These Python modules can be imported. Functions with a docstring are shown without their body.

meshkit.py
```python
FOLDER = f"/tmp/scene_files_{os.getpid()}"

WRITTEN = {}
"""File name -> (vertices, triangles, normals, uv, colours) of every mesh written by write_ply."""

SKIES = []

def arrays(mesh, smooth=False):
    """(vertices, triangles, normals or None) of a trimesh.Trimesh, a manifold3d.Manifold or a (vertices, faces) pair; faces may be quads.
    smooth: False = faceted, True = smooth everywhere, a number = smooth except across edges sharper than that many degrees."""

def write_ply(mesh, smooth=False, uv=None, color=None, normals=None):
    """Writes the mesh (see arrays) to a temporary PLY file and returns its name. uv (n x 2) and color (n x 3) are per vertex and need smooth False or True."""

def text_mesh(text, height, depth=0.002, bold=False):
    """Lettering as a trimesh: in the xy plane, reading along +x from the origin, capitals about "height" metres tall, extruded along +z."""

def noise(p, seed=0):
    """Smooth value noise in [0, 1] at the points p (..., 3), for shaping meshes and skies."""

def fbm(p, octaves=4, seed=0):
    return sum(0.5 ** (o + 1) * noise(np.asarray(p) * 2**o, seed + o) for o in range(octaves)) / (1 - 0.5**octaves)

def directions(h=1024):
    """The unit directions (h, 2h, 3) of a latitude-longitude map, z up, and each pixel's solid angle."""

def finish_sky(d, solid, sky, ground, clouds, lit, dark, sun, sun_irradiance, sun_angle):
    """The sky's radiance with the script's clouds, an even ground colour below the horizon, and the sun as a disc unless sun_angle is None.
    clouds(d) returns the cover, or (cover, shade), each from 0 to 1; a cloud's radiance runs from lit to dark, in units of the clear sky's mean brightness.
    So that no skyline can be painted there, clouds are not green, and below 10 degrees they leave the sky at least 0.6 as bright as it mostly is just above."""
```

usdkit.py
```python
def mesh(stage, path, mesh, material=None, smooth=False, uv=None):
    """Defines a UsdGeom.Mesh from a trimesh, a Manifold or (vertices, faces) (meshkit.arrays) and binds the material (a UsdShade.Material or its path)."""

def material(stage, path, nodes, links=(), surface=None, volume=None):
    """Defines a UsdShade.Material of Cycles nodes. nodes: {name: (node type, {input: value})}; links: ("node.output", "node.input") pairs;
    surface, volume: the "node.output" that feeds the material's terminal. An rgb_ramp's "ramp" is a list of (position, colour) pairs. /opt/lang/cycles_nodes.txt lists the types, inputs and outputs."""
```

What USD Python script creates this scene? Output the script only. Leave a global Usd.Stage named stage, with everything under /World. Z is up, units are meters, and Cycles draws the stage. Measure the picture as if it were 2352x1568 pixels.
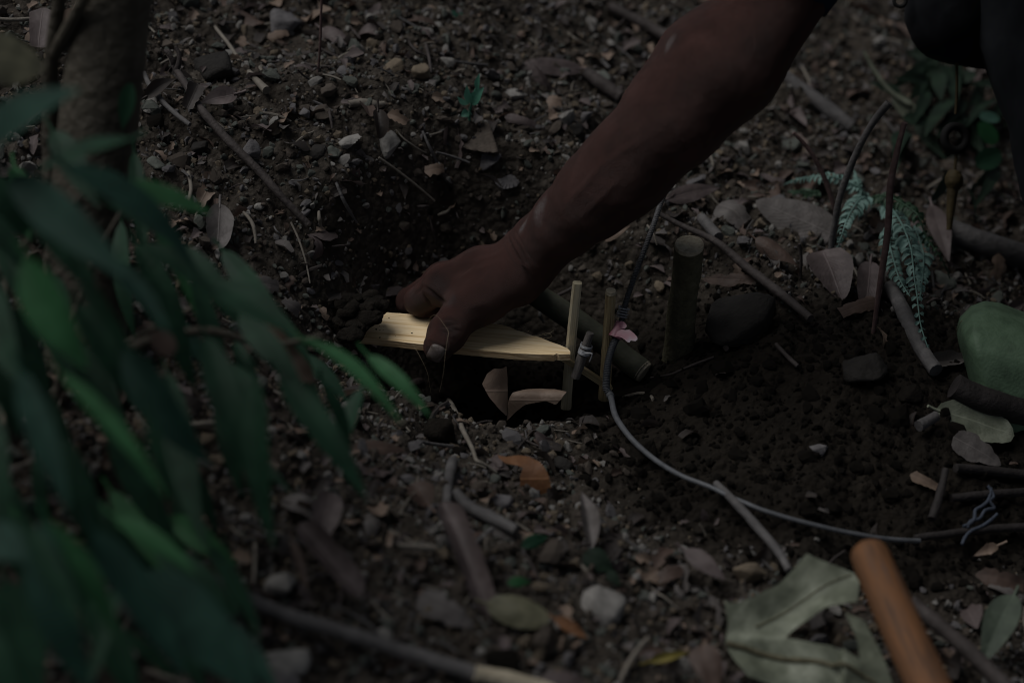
import math, random
import numpy as np, trimesh, usdkit, meshkit
from pxr import Usd, UsdGeom, UsdLux, UsdShade, Sdf, Gf, Vt

stage = Usd.Stage.CreateInMemory()
UsdGeom.SetStageUpAxis(stage, "Z")
UsdGeom.SetStageMetersPerUnit(stage, 1.0)
UsdGeom.Xform.Define(stage, "/World")
UsdGeom.Scope.Define(stage, "/World/Looks")
random.seed(7)
RNG = np.random.default_rng(11)

# ------------------------------------------------------------ camera, sky, sun, exposure
PITCH, D, FOCAL = math.radians(32.0), 1.42, 77.0
CAM = np.array([0.0, -D * math.cos(PITCH), D * math.sin(PITCH)])
FW = np.array([0.0, math.cos(PITCH), -math.sin(PITCH)])
UP = np.array([0.0, math.sin(PITCH), math.cos(PITCH)])
RT = np.array([1.0, 0.0, 0.0])
cam = UsdGeom.Camera.Define(stage, "/World/camera")
cam.CreateHorizontalApertureAttr(36.0)
cam.CreateVerticalApertureAttr(36.0 * 682 / 1024)
cam.CreateFocalLengthAttr(FOCAL)
cam.CreateClippingRangeAttr(Gf.Vec2f(0.05, 500))
cam.CreateFStopAttr(4.0)
cam.CreateFocusDistanceAttr(D - 0.04)
cam.CreateExposureAttr(0.12)
m4 = Gf.Matrix4d(*RT, 0, *UP, 0, *(-FW), 0, *CAM, 1)
cam.AddTransformOp().Set(m4)

CLOUD = (1.62, 1.78, 2.08)      # the overcast layer, in the sky texture's units
SUN = np.array([-0.47, 0.07, 0.88]); SUN /= np.linalg.norm(SUN)
usdkit.material(stage, "/World/Looks/sky_light", {
    "sky": ("sky_texture", {"sky_type": "single_scattering", "sun_disc": False, "sun_elevation": math.asin(SUN[2]),
                            "sun_rotation": math.atan2(SUN[0], SUN[1])}),
    "tc": ("texture_coordinate", {}), "cl": ("noise_texture", {"scale": 2.2, "detail": 5.0, "roughness": 0.55}),
    "cover": ("map_range", {"from_min": 0.25, "from_max": 0.6, "to_min": 0.72, "to_max": 1.0, "clamp": True}),
    "mix": ("mix", {"mix_type": "mix", "color2": CLOUD}),
    "bg": ("background_shader", {"strength": 0.05})},
    [("tc.generated", "cl.vector"), ("cl.fac", "cover.value"), ("cover.result", "mix.fac"), ("sky.color", "mix.color1"), ("mix.color", "bg.color")], surface="bg.background")
dome = UsdLux.DomeLight.Define(stage, "/World/sky")
UsdShade.MaterialBindingAPI.Apply(dome.GetPrim()).Bind(UsdShade.Material.Get(stage, "/World/Looks/sky_light"))
dome.GetPrim().SetCustomDataByKey("kind", "structure")
sun = UsdLux.DistantLight.Define(stage, "/World/sun")
sun.CreateIntensityAttr(0.50)
sun.CreateAngleAttr(44.0)
sun.CreateNormalizeAttr(True)
sun.CreateColorAttr(Gf.Vec3f(1.0, 0.98, 0.96))
zax = SUN
xax = np.cross([0, 0, 1], zax); xax /= np.linalg.norm(xax)
yax = np.cross(zax, xax)
sun.AddTransformOp().Set(Gf.Matrix4d(*xax, 0, *yax, 0, *zax, 0, 0, 0, 3, 1))

# ------------------------------------------------------------ helpers: names, tags, prims
USED = {}


def numbered(parent, name):
    k = (parent, name)
    USED[k] = USED.get(k, -1) + 1
    return name if USED[k] == 0 else f"{name}_{USED[k]:03d}"


def tag(prim, label=None, cat=None, group=None, kind=None):
    for k, v in (("label", label), ("category", cat), ("group", group), ("kind", kind)):
        if v:
            prim.SetCustomDataByKey(k, v)


def arr(mesh):
    if isinstance(mesh, (tuple, list)):
        return np.asarray(mesh[0], float), np.asarray(mesh[1], int), (mesh[2] if len(mesh) > 2 else None)
    return np.asarray(mesh.vertices, float), np.asarray(mesh.faces, int), None


def tri(f):
    return np.vstack([f[:, [0, 1, 2]], f[:, [0, 2, 3]]]) if f.shape[1] == 4 else f


def mesh_prim(path, mesh, mat, base, smooth):
    v, f, uv = arr(mesh)
    f = tri(f)
    smooth = smooth if uv is None or isinstance(smooth, bool) else False
    return usdkit.mesh(stage, path, (v - base, f), "/World/Looks/" + mat, smooth=smooth, uv=uv)


def put(name, mesh, mat, label, cat, group=None, kind=None, smooth=True):
    v, f, uv = arr(mesh)
    base = np.array([v[:, 0].mean(), v[:, 1].mean(), v[:, 2].min()])
    m = mesh_prim("/World/" + numbered("/World", name), mesh, mat, base, smooth)
    m.AddTranslateOp().Set(Gf.Vec3d(*map(float, base)))
    tag(m.GetPrim(), label, cat, group, kind)
    return m


class Thing:
    def __init__(self, name, label, cat, base, group=None):
        self.base = np.asarray(base, float)
        self.path = "/World/" + numbered("/World", name)
        x = UsdGeom.Xform.Define(stage, self.path)
        x.AddTranslateOp().Set(Gf.Vec3d(*map(float, self.base)))
        tag(x.GetPrim(), label, cat, group)

    def part(self, name, mesh, mat, label=None, smooth=True, parent=None, kind=None):
        par = self.path if parent is None else str(parent.GetPath())
        m = mesh_prim(par + "/" + numbered(par, name), mesh, mat, self.base, smooth)
        tag(m.GetPrim(), label, kind=kind)
        return m


# ------------------------------------------------------------ helpers: the photograph's pixels (2352 x 1568) to points
KX = 36.0 / FOCAL / 2352.0


def ray(u, v):
    u, v = np.asarray(u, float)[..., None], np.asarray(v, float)[..., None]
    return FW + (u - 1176) * KX * RT + (784 - v) * KX * UP


def P(u, v, dd=0.0):
    return CAM + (D + np.asarray(dd, float)[..., None]) * ray(u, v)


def S(px, d=D):
    return px * KX * d


def sstep(a, b, x):
    t = np.clip((x - a) / (b - a), 0, 1)
    return t * t * (3 - 2 * t)


def nz(x, y, s, seed, o=3):
    return meshkit.fbm(np.stack([x * s, y * s, np.full_like(x, 0.37 + seed)], -1), o, seed) * 2 - 1


def pit_r(x, y):
    wob = 0.10 * nz(x, y, 25, 5, 2)
    return np.sqrt(np.where(x > 0.0, (x / 0.155) ** 2, (x / 0.112) ** 2) + np.where(y > 0.0, (y / 0.088) ** 2, (y / 0.085) ** 2)) + wob


def soil_mask(x, y):
    n = 0.5 * nz(x, y, 11, 21, 3)
    a = np.exp(-0.5 * (((x - 0.20) / 0.13) ** 2 + ((y + 0.10) / 0.10) ** 2))
    b = np.exp(-0.5 * (((x - 0.05) / 0.10) ** 2 + ((y + 0.020) / 0.052) ** 2))
    return np.clip(sstep(0.30, 0.62, np.maximum(a, b) + 0.35 * n), 0, 1)


def height(x, y, fine=True):
    x, y = np.asarray(x, float), np.asarray(y, float)
    r = np.sqrt(x * x + y * y)
    fade = np.exp(-np.maximum(r - 1.5, 0) / 3.0)
    z = 0.0645 + np.clip(-0.302 * x, -1.2, 1.2) + 0.15 * np.clip(y, -3, 6) * 1.0
    z = z - 0.062 * np.exp(-0.5 * (((x - 0.02) / 0.12) ** 2 + ((y + 0.075) / 0.085) ** 2))
    z = z - 0.034 * np.exp(-0.5 * (((x + 0.095) / 0.040) ** 2 + ((y + 0.050) / 0.042) ** 2))
    z = z + 0.030 * np.exp(-0.5 * (((x + 0.125) / 0.060) ** 2 + ((y - 0.115) / 0.045) ** 2)) - 0.022 * np.exp(-0.5 * (((x + 0.20) / 0.05) ** 2 + ((y - 0.19) / 0.06) ** 2))
    z = z + 0.044 * np.exp(-0.5 * (((x - 0.21) / 0.10) ** 2 + ((y + 0.06) / 0.08) ** 2))
    z = z + fade * (0.020 * nz(x, y, 7, 1, 2) + 0.012 * nz(x, y, 24, 2, 3)) + (1 - fade) * 0.3 * nz(x, y, 0.2, 8, 2)
    pr = pit_r(x, y)
    floor = -0.052 + 0.36 * np.clip(x - 0.01, 0, 0.1) + 0.004 * nz(x, y, 40, 3, 2)
    w = 1 - sstep(0.46, 1.22, pr)
    z = np.where(floor < z, z + (floor - z) * w, z)
    if fine:
        s = soil_mask(x, y)
        crumb = 1 - np.abs(nz(x, y, 70, 9, 2))
        z = z + fade * ((0.0050 + 0.006 * (1 - s)) * nz(x, y, 75, 4, 3) + s * 0.007 * (crumb - 0.7) + (1 - s) * 0.013 * (0.62 - np.abs(nz(x, y, 30, 12, 2))) * sstep(-0.2, 0.35, nz(x, y, 6, 14, 2)) + 0.0036 * nz(x, y, 210, 6, 2))
    return z


HX, HY, HS = -0.9, -0.9, 0.004
_gx, _gy = np.meshgrid(HX + HS * np.arange(470), HY + HS * np.arange(620), indexing="ij")
HG = height(_gx, _gy, False)
SG = soil_mask(_gx, _gy)


def lookup(A, x, y):
    a, b = np.clip((np.asarray(x) - HX) / HS, 0, A.shape[0] - 1.001), np.clip((np.asarray(y) - HY) / HS, 0, A.shape[1] - 1.001)
    i, j = a.astype(int), b.astype(int)
    s, t = a - i, b - j
    return (A[i, j] * (1 - s) + A[i + 1, j] * s) * (1 - t) + (A[i, j + 1] * (1 - s) + A[i + 1, j + 1] * s) * t


def hits(u, v):
    """Distances (depths) at which the rays through the pixels meet the ground."""
    u, v = np.atleast_1d(np.asarray(u, float)), np.atleast_1d(np.asarray(v, float))
    r = ray(u, v)
    lo = np.full(u.shape, 0.9)
    done = np.zeros(u.shape, bool)
    d = lo.copy()
    hi = np.full(u.shape, 4.0)
    while not done.all() and d.max() < 4.0:
        q = CAM + d[:, None] * r
        below = (q[:, 2] < lookup(HG, q[:, 0], q[:, 1])) & ~done
        hi[below] = d[below]; lo[below] = d[below] - 0.012
        done |= below
        d = d + 0.012
    for _ in range(7):
        mid = (lo + hi) / 2
        q = CAM + mid[:, None] * r
        b = q[:, 2] < lookup(HG, q[:, 0], q[:, 1])
        hi = np.where(b, mid, hi); lo = np.where(b, lo, mid)
    return hi


def G(u, v, lift=0.0):
    """Ground point seen at the pixel, brought towards the camera by lift metres."""
    d = hits(u, v) - lift
    p = CAM + d[:, None] * ray(np.atleast_1d(u), np.atleast_1d(v))
    return p[0] if np.ndim(u) == 0 else p


def gnormal(p, e=0.02):
    x, y = p[0], p[1]
    a = np.array([x + e, x - e, x, x]); b = np.array([y, y, y + e, y - e])
    h = lookup(HG, a, b)
    n = np.array([-(h[0] - h[1]) / (2 * e), -(h[2] - h[3]) / (2 * e), 1.0])
    return n / np.linalg.norm(n)


def unit(a):
    a = np.asarray(a, float)
    return a / max(np.linalg.norm(a), 1e-12)


# ------------------------------------------------------------ helpers: shapes
def smooth_path(pts, n):
    pts = np.asarray(pts, float)
    if len(pts) < 3:
        return pts[0] + np.linspace(0, 1, n)[:, None] * (pts[-1] - pts[0])
    from scipy.interpolate import PchipInterpolator
    t = np.r_[0, np.cumsum(np.linalg.norm(np.diff(pts, axis=0), axis=1))]
    return PchipInterpolator(t, pts)(np.linspace(0, t[-1], n))


def tube(pts, r, n=24, sides=9, rough=0.0, seed=0, flat=1.0, squircle=False, caps=True, twist=0.0):
    """A closed tube along the points; r is one radius or several along the length."""
    c = smooth_path(pts, n)
    rr = np.interp(np.linspace(0, 1, n), np.linspace(0, 1, np.size(r)), np.atleast_1d(r))
    t = np.gradient(c, axis=0); t /= np.linalg.norm(t, axis=1, keepdims=True)
    a = unit(np.cross(t[0], [0.13, 0.2, 1.0] if abs(t[0][2]) < 0.9 else [0, 1, 0]))
    ang = np.linspace(0, 2 * np.pi, sides, endpoint=False)
    V, UV = [], []
    for i in range(n):
        a = unit(a - t[i] * (a @ t[i])); b = np.cross(t[i], a)
        k = ang + twist * i / n
        rad = np.full(sides, rr[i])
        if squircle:
            rad = rr[i] / np.maximum(np.abs(np.cos(k)), np.abs(np.sin(k))) * 0.98
        ring = c[i] + rad[:, None] * (np.cos(k)[:, None] * a + flat * np.sin(k)[:, None] * b)
        V.append(ring); UV.append(np.stack([np.full(sides, i / (n - 1)), ang / 6.2832], -1))
    V = np.vstack(V); UV = np.vstack(UV)
    if rough:
        cen = np.repeat(c, sides, 0)
        k = meshkit.fbm(V / (np.mean(rr) * 3.0) + seed * 3.1, 3, seed) - 0.5
        V = cen + (V - cen) * (1 + rough * 2 * k)[:, None]
    F = []
    for i in range(n - 1):
        for j in range(sides):
            j2 = (j + 1) % sides
            F.append([i * sides + j, i * sides + j2, (i + 1) * sides + j2, (i + 1) * sides + j])
    F = tri(np.array(F))
    if caps:
        o = len(V)
        V = np.vstack([V, V[:sides], V[-sides - 0:][-sides:], [V[:sides].mean(0)], [V[-sides:].mean(0)]]) if False else np.vstack([V, V[:sides], V[(n - 1) * sides:n * sides], V[:sides].mean(0)[None], V[(n - 1) * sides:n * sides].mean(0)[None]])
        UV = np.vstack([UV, UV[:sides], UV[(n - 1) * sides:n * sides], UV[:1], UV[-1:]])
        c0, c1 = o + 2 * sides, o + 2 * sides + 1
        F = np.vstack([F] + [[[c0, o + (j + 1) % sides, o + j]] for j in range(sides)] + [[[c1, o + sides + j, o + sides + (j + 1) % sides]] for j in range(sides)])
    return V, F, UV


def join(ms):
    V, F, UV, o = [], [], [], 0
    for m in ms:
        v, f, uv = arr(m)
        V.append(v); F.append(tri(f) + o); o += len(v)
        UV.append(uv if uv is not None else np.zeros((len(v), 2)))
    return np.vstack(V), np.vstack(F), np.vstack(UV)


PROF = {
    "long": lambda s: np.clip(s, 0, 1) ** 0.62 * np.clip(1 - s, 0, 1) ** 1.02 / 0.412 * 0.99,
    "lance": lambda s: np.sin(np.pi * np.clip(s, 0, 1) ** 0.75) ** 0.9 * (1 - 0.25 * s),
    "oval": lambda s: np.sqrt(np.clip(1 - (2 * s - 1) ** 2, 0, 1)),
    "broad": lambda s: np.clip(np.sin(np.pi * np.clip(s, 0, 1) ** 0.6), 0, 1) ** 0.6,
    "torn": lambda s: np.clip(np.minimum(1, 6 * s + 0.15) * (1 - 0.35 * s), 0, 1),
    "strip": lambda s: np.clip(np.minimum(s * 7, (1 - s) * 7), 0, 1) ** 0.5,
}


def leaf(a, b, w, N, prof="lance", fold=0.2, curl=0.0, arch=0.0, twist=0.0, crumple=0.0, ragged=0.0, seed=0, n=15, k=9, petiole=0.0, side=0.0):
    """A leaf from point a (stalk) to b (tip), w wide, its upper face along N."""
    a, b = np.asarray(a, float), np.asarray(b, float)
    L = np.linalg.norm(b - a); ax = (b - a) / L
    W = unit(np.cross(N, ax)); N = np.cross(ax, W)
    s, t = np.meshgrid(np.linspace(0, 1, n), np.linspace(-1, 1, k), indexing="ij")
    pr = PROF[prof](s)
    if ragged:
        q = np.stack([s * 9, np.sign(t) * 3 + seed, np.zeros_like(s)], -1)
        pr = pr * (1 - ragged * np.clip(meshkit.fbm(q, 3, seed) * 1.9 - 0.6, 0, 1) * (np.abs(t) > 0.3))
    hw = w / 2
    th = twist * (s - 0.5)
    x = t * hw * pr
    z = fold * np.abs(x) + curl * x * x / hw + arch * L * np.sin(np.pi * s)
    if crumple:
        q = np.stack([s * L / 0.016, x / 0.016, np.full_like(s, seed * 1.7)], -1)
        z = z + crumple * (meshkit.fbm(q, 3, seed) - 0.5) * 2
    x2 = x * np.cos(th) - z * np.sin(th) + side * L * np.sin(np.pi * s)
    z2 = x * np.sin(th) + z * np.cos(th)
    V = a + s[..., None] * L * ax + x2[..., None] * W + z2[..., None] * N
    V = V.reshape(-1, 3)
    i, j = np.meshgrid(np.arange(n - 1), np.arange(k - 1), indexing="ij")
    o = (i * k + j).ravel()
    F = np.stack([o, o + k, o + k + 1, o + 1], 1)
    m = (V, tri(F), np.stack([s.ravel(), t.ravel() * 0.5 + 0.5], -1))
    if petiole:
        st = tube([a - ax * petiole + N * petiole * 0.2, a - ax * petiole * 0.4, a + ax * 0.1 * L], [w * 0.02 + 0.0006] * 3, 6, 5)
        m = join([m, (st[0], st[1], np.tile([0.5, 0.5], (len(st[0]), 1)))])
    return m


def poly_leaf(pts, anchor, N, lift=0.004, crumple=0.002, bend=None, seed=0, step=9.0, ribs=()):
    """A leaf whose outline is given as pixels, laid in the plane through the ground at the anchor with normal N and then bent."""
    import shapely
    poly = shapely.Polygon(pts).buffer(0)
    x0, y0, x1, y1 = poly.bounds
    g = np.stack(np.meshgrid(np.arange(x0, x1, step), np.arange(y0, y1, step)), -1).reshape(-1, 2)
    g = g + RNG.uniform(-0.2, 0.2, g.shape) * step
    inner = poly.buffer(-step * 0.55)
    g = g[shapely.contains_xy(inner, g[:, 0], g[:, 1])] if not inner.is_empty else g[:0]
    ring = poly.exterior
    m = max(8, int(ring.length / step))
    e = np.array([ring.interpolate(k / m, normalized=True).coords[0] for k in range(m)])
    q = np.vstack([e, g])
    from scipy.spatial import Delaunay
    T = Delaunay(q).simplices
    c = q[T].mean(1)
    T = T[shapely.contains_xy(poly, c[:, 0], c[:, 1])]
    A = G(*anchor, lift) if len(anchor) == 2 else P(*anchor)
    N = unit(N)

    def lay(q):
        r = ray(q[:, 0], q[:, 1])
        V = CAM + (((A - CAM) @ N) / (r @ N))[:, None] * r
        if bend is not None:
            V = V + bend(q)[:, None] * N
        return V + ((meshkit.fbm(V / 0.018 + seed * 5.3, 3, seed) - 0.5) * 2 * crumple)[:, None] * N

    V = lay(q)
    tubes = [tube(lay(smooth_path(np.array(px, float), 14)) + N * .0004, rr, 40, 7) for px, rr in ribs]
    a, b = V[T[:, 1]] - V[T[:, 0]], V[T[:, 2]] - V[T[:, 0]]
    flip = np.cross(a, b) @ N < 0
    T[flip] = T[flip][:, ::-1]
    ext = np.ptp(q, axis=0)
    m = (V, T, (q - q.min(0)) / np.maximum(ext, 1))
    return (m, tubes) if ribs else m


def stone(c, size, seed, N=(0, 0, 1), rot=0.0, angular=0.6, sub=2):
    """An angular pebble about size (x, y, z) metres, its flattest side along N."""
    r = np.random.default_rng(seed)
    d = r.normal(size=(11 if angular > 0.5 else 18, 3)); d /= np.linalg.norm(d, axis=1, keepdims=True)
    d *= r.uniform(0.82, 1.0, (len(d), 1))
    h = trimesh.Trimesh(d).convex_hull
    ico = trimesh.creation.icosphere(subdivisions=sub)
    v = np.array(ico.vertices)
    nrm, off = h.face_normals, np.einsum("ij,ij->i", h.face_normals, h.triangles[:, 0])
    dot = v @ nrm.T
    k = np.where(dot > 1e-6, off / np.maximum(dot, 1e-6), 1e9)
    soft = 9 + 30 * angular
    rad = (np.sum(np.maximum(k, 1e-3) ** -soft, axis=1)) ** (-1 / soft)
    v = v * rad[:, None]
    v = v * (1 + 0.10 * (meshkit.fbm(v * 2.4 + seed, 3, seed % 97) - 0.5))[:, None]
    v = v / np.abs(v).max(0)
    v = v * np.asarray(size) / 2
    N = unit(N); X = unit(np.cross([0, 1, 0.01], N)); Y = np.cross(N, X)
    cr, sr = math.cos(rot), math.sin(rot)
    X, Y = cr * X + sr * Y, cr * Y - sr * X
    return np.asarray(c) + v @ np.array([X, Y, N]), np.array(ico.faces)


# ------------------------------------------------------------ materials
def mat(name, ramp, scale=40.0, detail=6.0, rough=0.75, bump=0.3, bump_scale=None, dist=0.002, spec=0.3, stretch=None, translucent=None, extra=None, coord="object"):
    n = {"tc": ("texture_coordinate", {}), "map": ("mapping", {"scale": stretch or (1, 1, 1)}),
         "n": ("noise_texture", {"scale": scale, "detail": detail, "roughness": 0.65}),
         "n2": ("noise_texture", {"scale": bump_scale or scale * 4, "detail": 5.0, "roughness": 0.6}),
         "r": ("rgb_ramp", {"ramp": ramp}), "b": ("bump", {"strength": bump, "distance": dist}),
         "p": ("principled_bsdf", {"roughness": rough, "specular_ior_level": spec})}
    if coord == "st":
        n["tc"] = ("attribute", {"attribute": "st"}); coord = "vector"
    l = [("tc." + coord, "map.vector"), ("map.vector", "n.vector"), ("map.vector", "n2.vector"), ("n.fac", "r.fac"),
         ("r.color", "p.base_color"), ("n2.fac", "b.height"), ("b.normal", "p.normal")]
    out = "p.BSDF"
    if translucent:
        n["t"] = ("translucent_bsdf", {"color": translucent}); n["mx"] = ("mix_closure", {"fac": 0.22})
        l += [("p.BSDF", "mx.closure1"), ("t.BSDF", "mx.closure2")]
        out = "mx.closure"
    return usdkit.material(stage, "/World/Looks/" + name, n, l, surface=out)


def leaf_mat(name, c0, c1, rough=0.6, spec=0.35, trans=0.12, veins=14.0, rib=0.7, spot=0.4):
    """A leaf: mottled, with a midrib and side veins that follow the leaf's own length and width."""
    c0, c1 = np.array(c0), np.array(c1)
    n = {"tc": ("texture_coordinate", {}), "uv": ("attribute", {"attribute": "st"}), "sep": ("separate_xyz", {}),
         "n": ("noise_texture", {"scale": 70.0, "detail": 5.0, "roughness": 0.6}),
         "n2": ("noise_texture", {"scale": 520.0, "detail": 4.0}),
         "r": ("rgb_ramp", {"ramp": [(0.25, tuple(c0 * 0.6)), (0.5, tuple(c0)), (0.7, tuple(c1))]}),
         "c": ("math", {"math_type": "subtract", "value2": 0.5}), "ab": ("math", {"math_type": "absolute"}),
         "ribm": ("map_range", {"from_min": 0.0, "from_max": 0.035, "to_min": 1.0, "to_max": 0.0, "clamp": True}),
         "vx": ("math", {"math_type": "multiply", "value2": veins}), "vy": ("math", {"math_type": "multiply", "value2": veins * 0.7}),
         "vs": ("math", {"math_type": "subtract"}), "fr": ("math", {"math_type": "fraction"}),
         "vm": ("map_range", {"from_min": 0.0, "from_max": 0.16, "to_min": 0.6, "to_max": 0.0, "clamp": True}),
         "mx": ("math", {"math_type": "maximum"}),
         "col": ("mix", {"mix_type": "mix", "color2": tuple(np.minimum(c1 * (1 + rib), 0.9))}),
         "hh": ("math", {"math_type": "multiply_add", "value2": 0.6}),
         "b": ("bump", {"strength": 0.35, "distance": 0.0012}),
         "p": ("principled_bsdf", {"roughness": rough, "specular_ior_level": spec}),
         "t": ("translucent_bsdf", {"color": tuple(np.minimum(c1 * 1.3, 0.8))}), "m": ("mix_closure", {"fac": trans})}
    l = [("tc.object", "n.vector"), ("tc.object", "n2.vector"), ("n.fac", "r.fac"), ("uv.vector", "sep.vector"),
         ("sep.y", "c.value1"), ("c.value", "ab.value1"), ("ab.value", "ribm.value"), ("sep.x", "vx.value1"), ("ab.value", "vy.value1"),
         ("vx.value", "vs.value1"), ("vy.value", "vs.value2"), ("vs.value", "fr.value1"), ("fr.value", "vm.value"),
         ("ribm.result", "mx.value1"), ("vm.result", "mx.value2"), ("mx.value", "hh.value1"), ("n2.fac", "hh.value3"),
         ("r.color", "col.color1"), ("hv.value", "col.fac"), ("col.color", "p.base_color"), ("hh.value", "b.height"), ("b.normal", "p.normal"),
         ("p.BSDF", "m.closure1"), ("t.BSDF", "m.closure2")]
    n["hv"] = ("math", {"math_type": "multiply", "value2": 0.26})
    l.append(("mx.value", "hv.value1"))
    return usdkit.material(stage, "/World/Looks/" + name, n, l, surface="m.closure")


usdkit.material(stage, "/World/Looks/ground_earth", {
    "tc": ("texture_coordinate", {}), "s": ("attribute", {"attribute": "soil"}),
    "n": ("noise_texture", {"scale": 26.0, "detail": 8.0, "roughness": 0.7}), "g": ("noise_texture", {"scale": 260.0, "detail": 6.0, "roughness": 0.7}),
    "v": ("voronoi_texture", {"scale": 210.0}),
    "dry": ("rgb_ramp", {"ramp": [(0.3, (0.015, 0.0122, 0.0096)), (0.5, (0.037, 0.031, 0.025)), (0.70, (0.096, 0.084, 0.071))]}),
    "wet": ("rgb_ramp", {"ramp": [(0.3, (0.0055, 0.0044, 0.0032)), (0.55, (0.0125, 0.0100, 0.0074)), (0.75, (0.026, 0.021, 0.0155))]}),
    "ad": ("math", {"math_type": "multiply_add", "value2": 0.5}), "hf": ("math", {"math_type": "multiply", "value2": 0.5}),
    "mx": ("mix", {"mix_type": "mix"}), "b": ("bump", {"strength": 0.8, "distance": 0.004}),
    "hb": ("math", {"math_type": "subtract"}),
    "p": ("principled_bsdf", {"roughness": 0.9, "specular_ior_level": 0.12})},
    [("tc.object", "n.vector"), ("tc.object", "g.vector"), ("tc.object", "v.vector"), ("n.fac", "hf.value1"), ("g.fac", "ad.value1"), ("hf.value", "ad.value3"),
     ("ad.value", "dry.fac"), ("ad.value", "wet.fac"), ("s.fac", "mx.fac"), ("dry.color", "mx.color1"), ("wet.color", "mx.color2"),
     ("mx.color", "p.base_color"), ("g.fac", "hb.value1"), ("v.distance", "hb.value2"), ("hb.value", "b.height"), ("b.normal", "p.normal")], surface="p.BSDF")

STONES = {"grey_stone": (0.096, 0.091, 0.093), "pale_stone": (0.18, 0.172, 0.160), "ochre_stone": (0.115, 0.092, 0.066), "dark_stone": (0.0165, 0.0150, 0.0135),
          "green_grey_stone": (0.074, 0.080, 0.070), "brown_stone": (0.060, 0.049, 0.040)}
for k, c in STONES.items():
    c = np.array(c)
    mat(k, [(0.3, tuple(c * 0.55)), (0.5, tuple(c)), (0.72, tuple(c * 1.35))], scale=90, rough=0.85, bump=0.6, bump_scale=420, spec=0.2)
LEAVES = {"grey_leaf": ((0.072, 0.064, 0.060), (0.125, 0.112, 0.108)), "mauve_leaf": ((0.066, 0.050, 0.048), (0.115, 0.092, 0.090)),
          "brown_leaf": ((0.052, 0.033, 0.025), (0.098, 0.066, 0.052)), "tan_leaf": ((0.135, 0.095, 0.070), (0.21, 0.16, 0.125)),
          "rust_leaf": ((0.13, 0.056, 0.022), (0.22, 0.11, 0.05)), "dark_leaf": ((0.018, 0.0135, 0.0115), (0.036, 0.027, 0.023)),
          "khaki_leaf": ((0.095, 0.092, 0.056), (0.155, 0.148, 0.092)), "sage_leaf": ((0.115, 0.128, 0.092), (0.20, 0.215, 0.165)),
          "yellow_leaf": ((0.13, 0.105, 0.015), (0.23, 0.19, 0.03))}
for k, (a, b) in LEAVES.items():
    leaf_mat(k, a, b)
leaf_mat("shrub_leaf", (0.0088, 0.037, 0.0185), (0.016, 0.056, 0.029), rough=0.6, spec=0.25, trans=0.25, veins=9, rib=0.5)
leaf_mat("shrub_leaf_bright", (0.025, 0.098, 0.036), (0.040, 0.138, 0.055), rough=0.6, spec=0.25, trans=0.3, veins=9, rib=0.5)
leaf_mat("shrub_leaf_blue", (0.0105, 0.037, 0.026), (0.0175, 0.054, 0.038), rough=0.65, spec=0.18, trans=0.2, veins=9, rib=0.5)
leaf_mat("seedling_leaf", (0.042, 0.14, 0.095), (0.08, 0.21, 0.155), rough=0.45, trans=0.25, veins=8)
leaf_mat("fern_leaf", (0.11, 0.195, 0.17), (0.20, 0.31, 0.28), rough=0.6, trans=0.2, veins=3)
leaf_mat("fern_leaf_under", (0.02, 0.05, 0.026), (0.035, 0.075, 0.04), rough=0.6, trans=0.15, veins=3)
leaf_mat("undergrowth_leaf", (0.006, 0.014, 0.008), (0.011, 0.024, 0.013), rough=0.7, spec=0.15, trans=0.1, veins=9)
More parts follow.
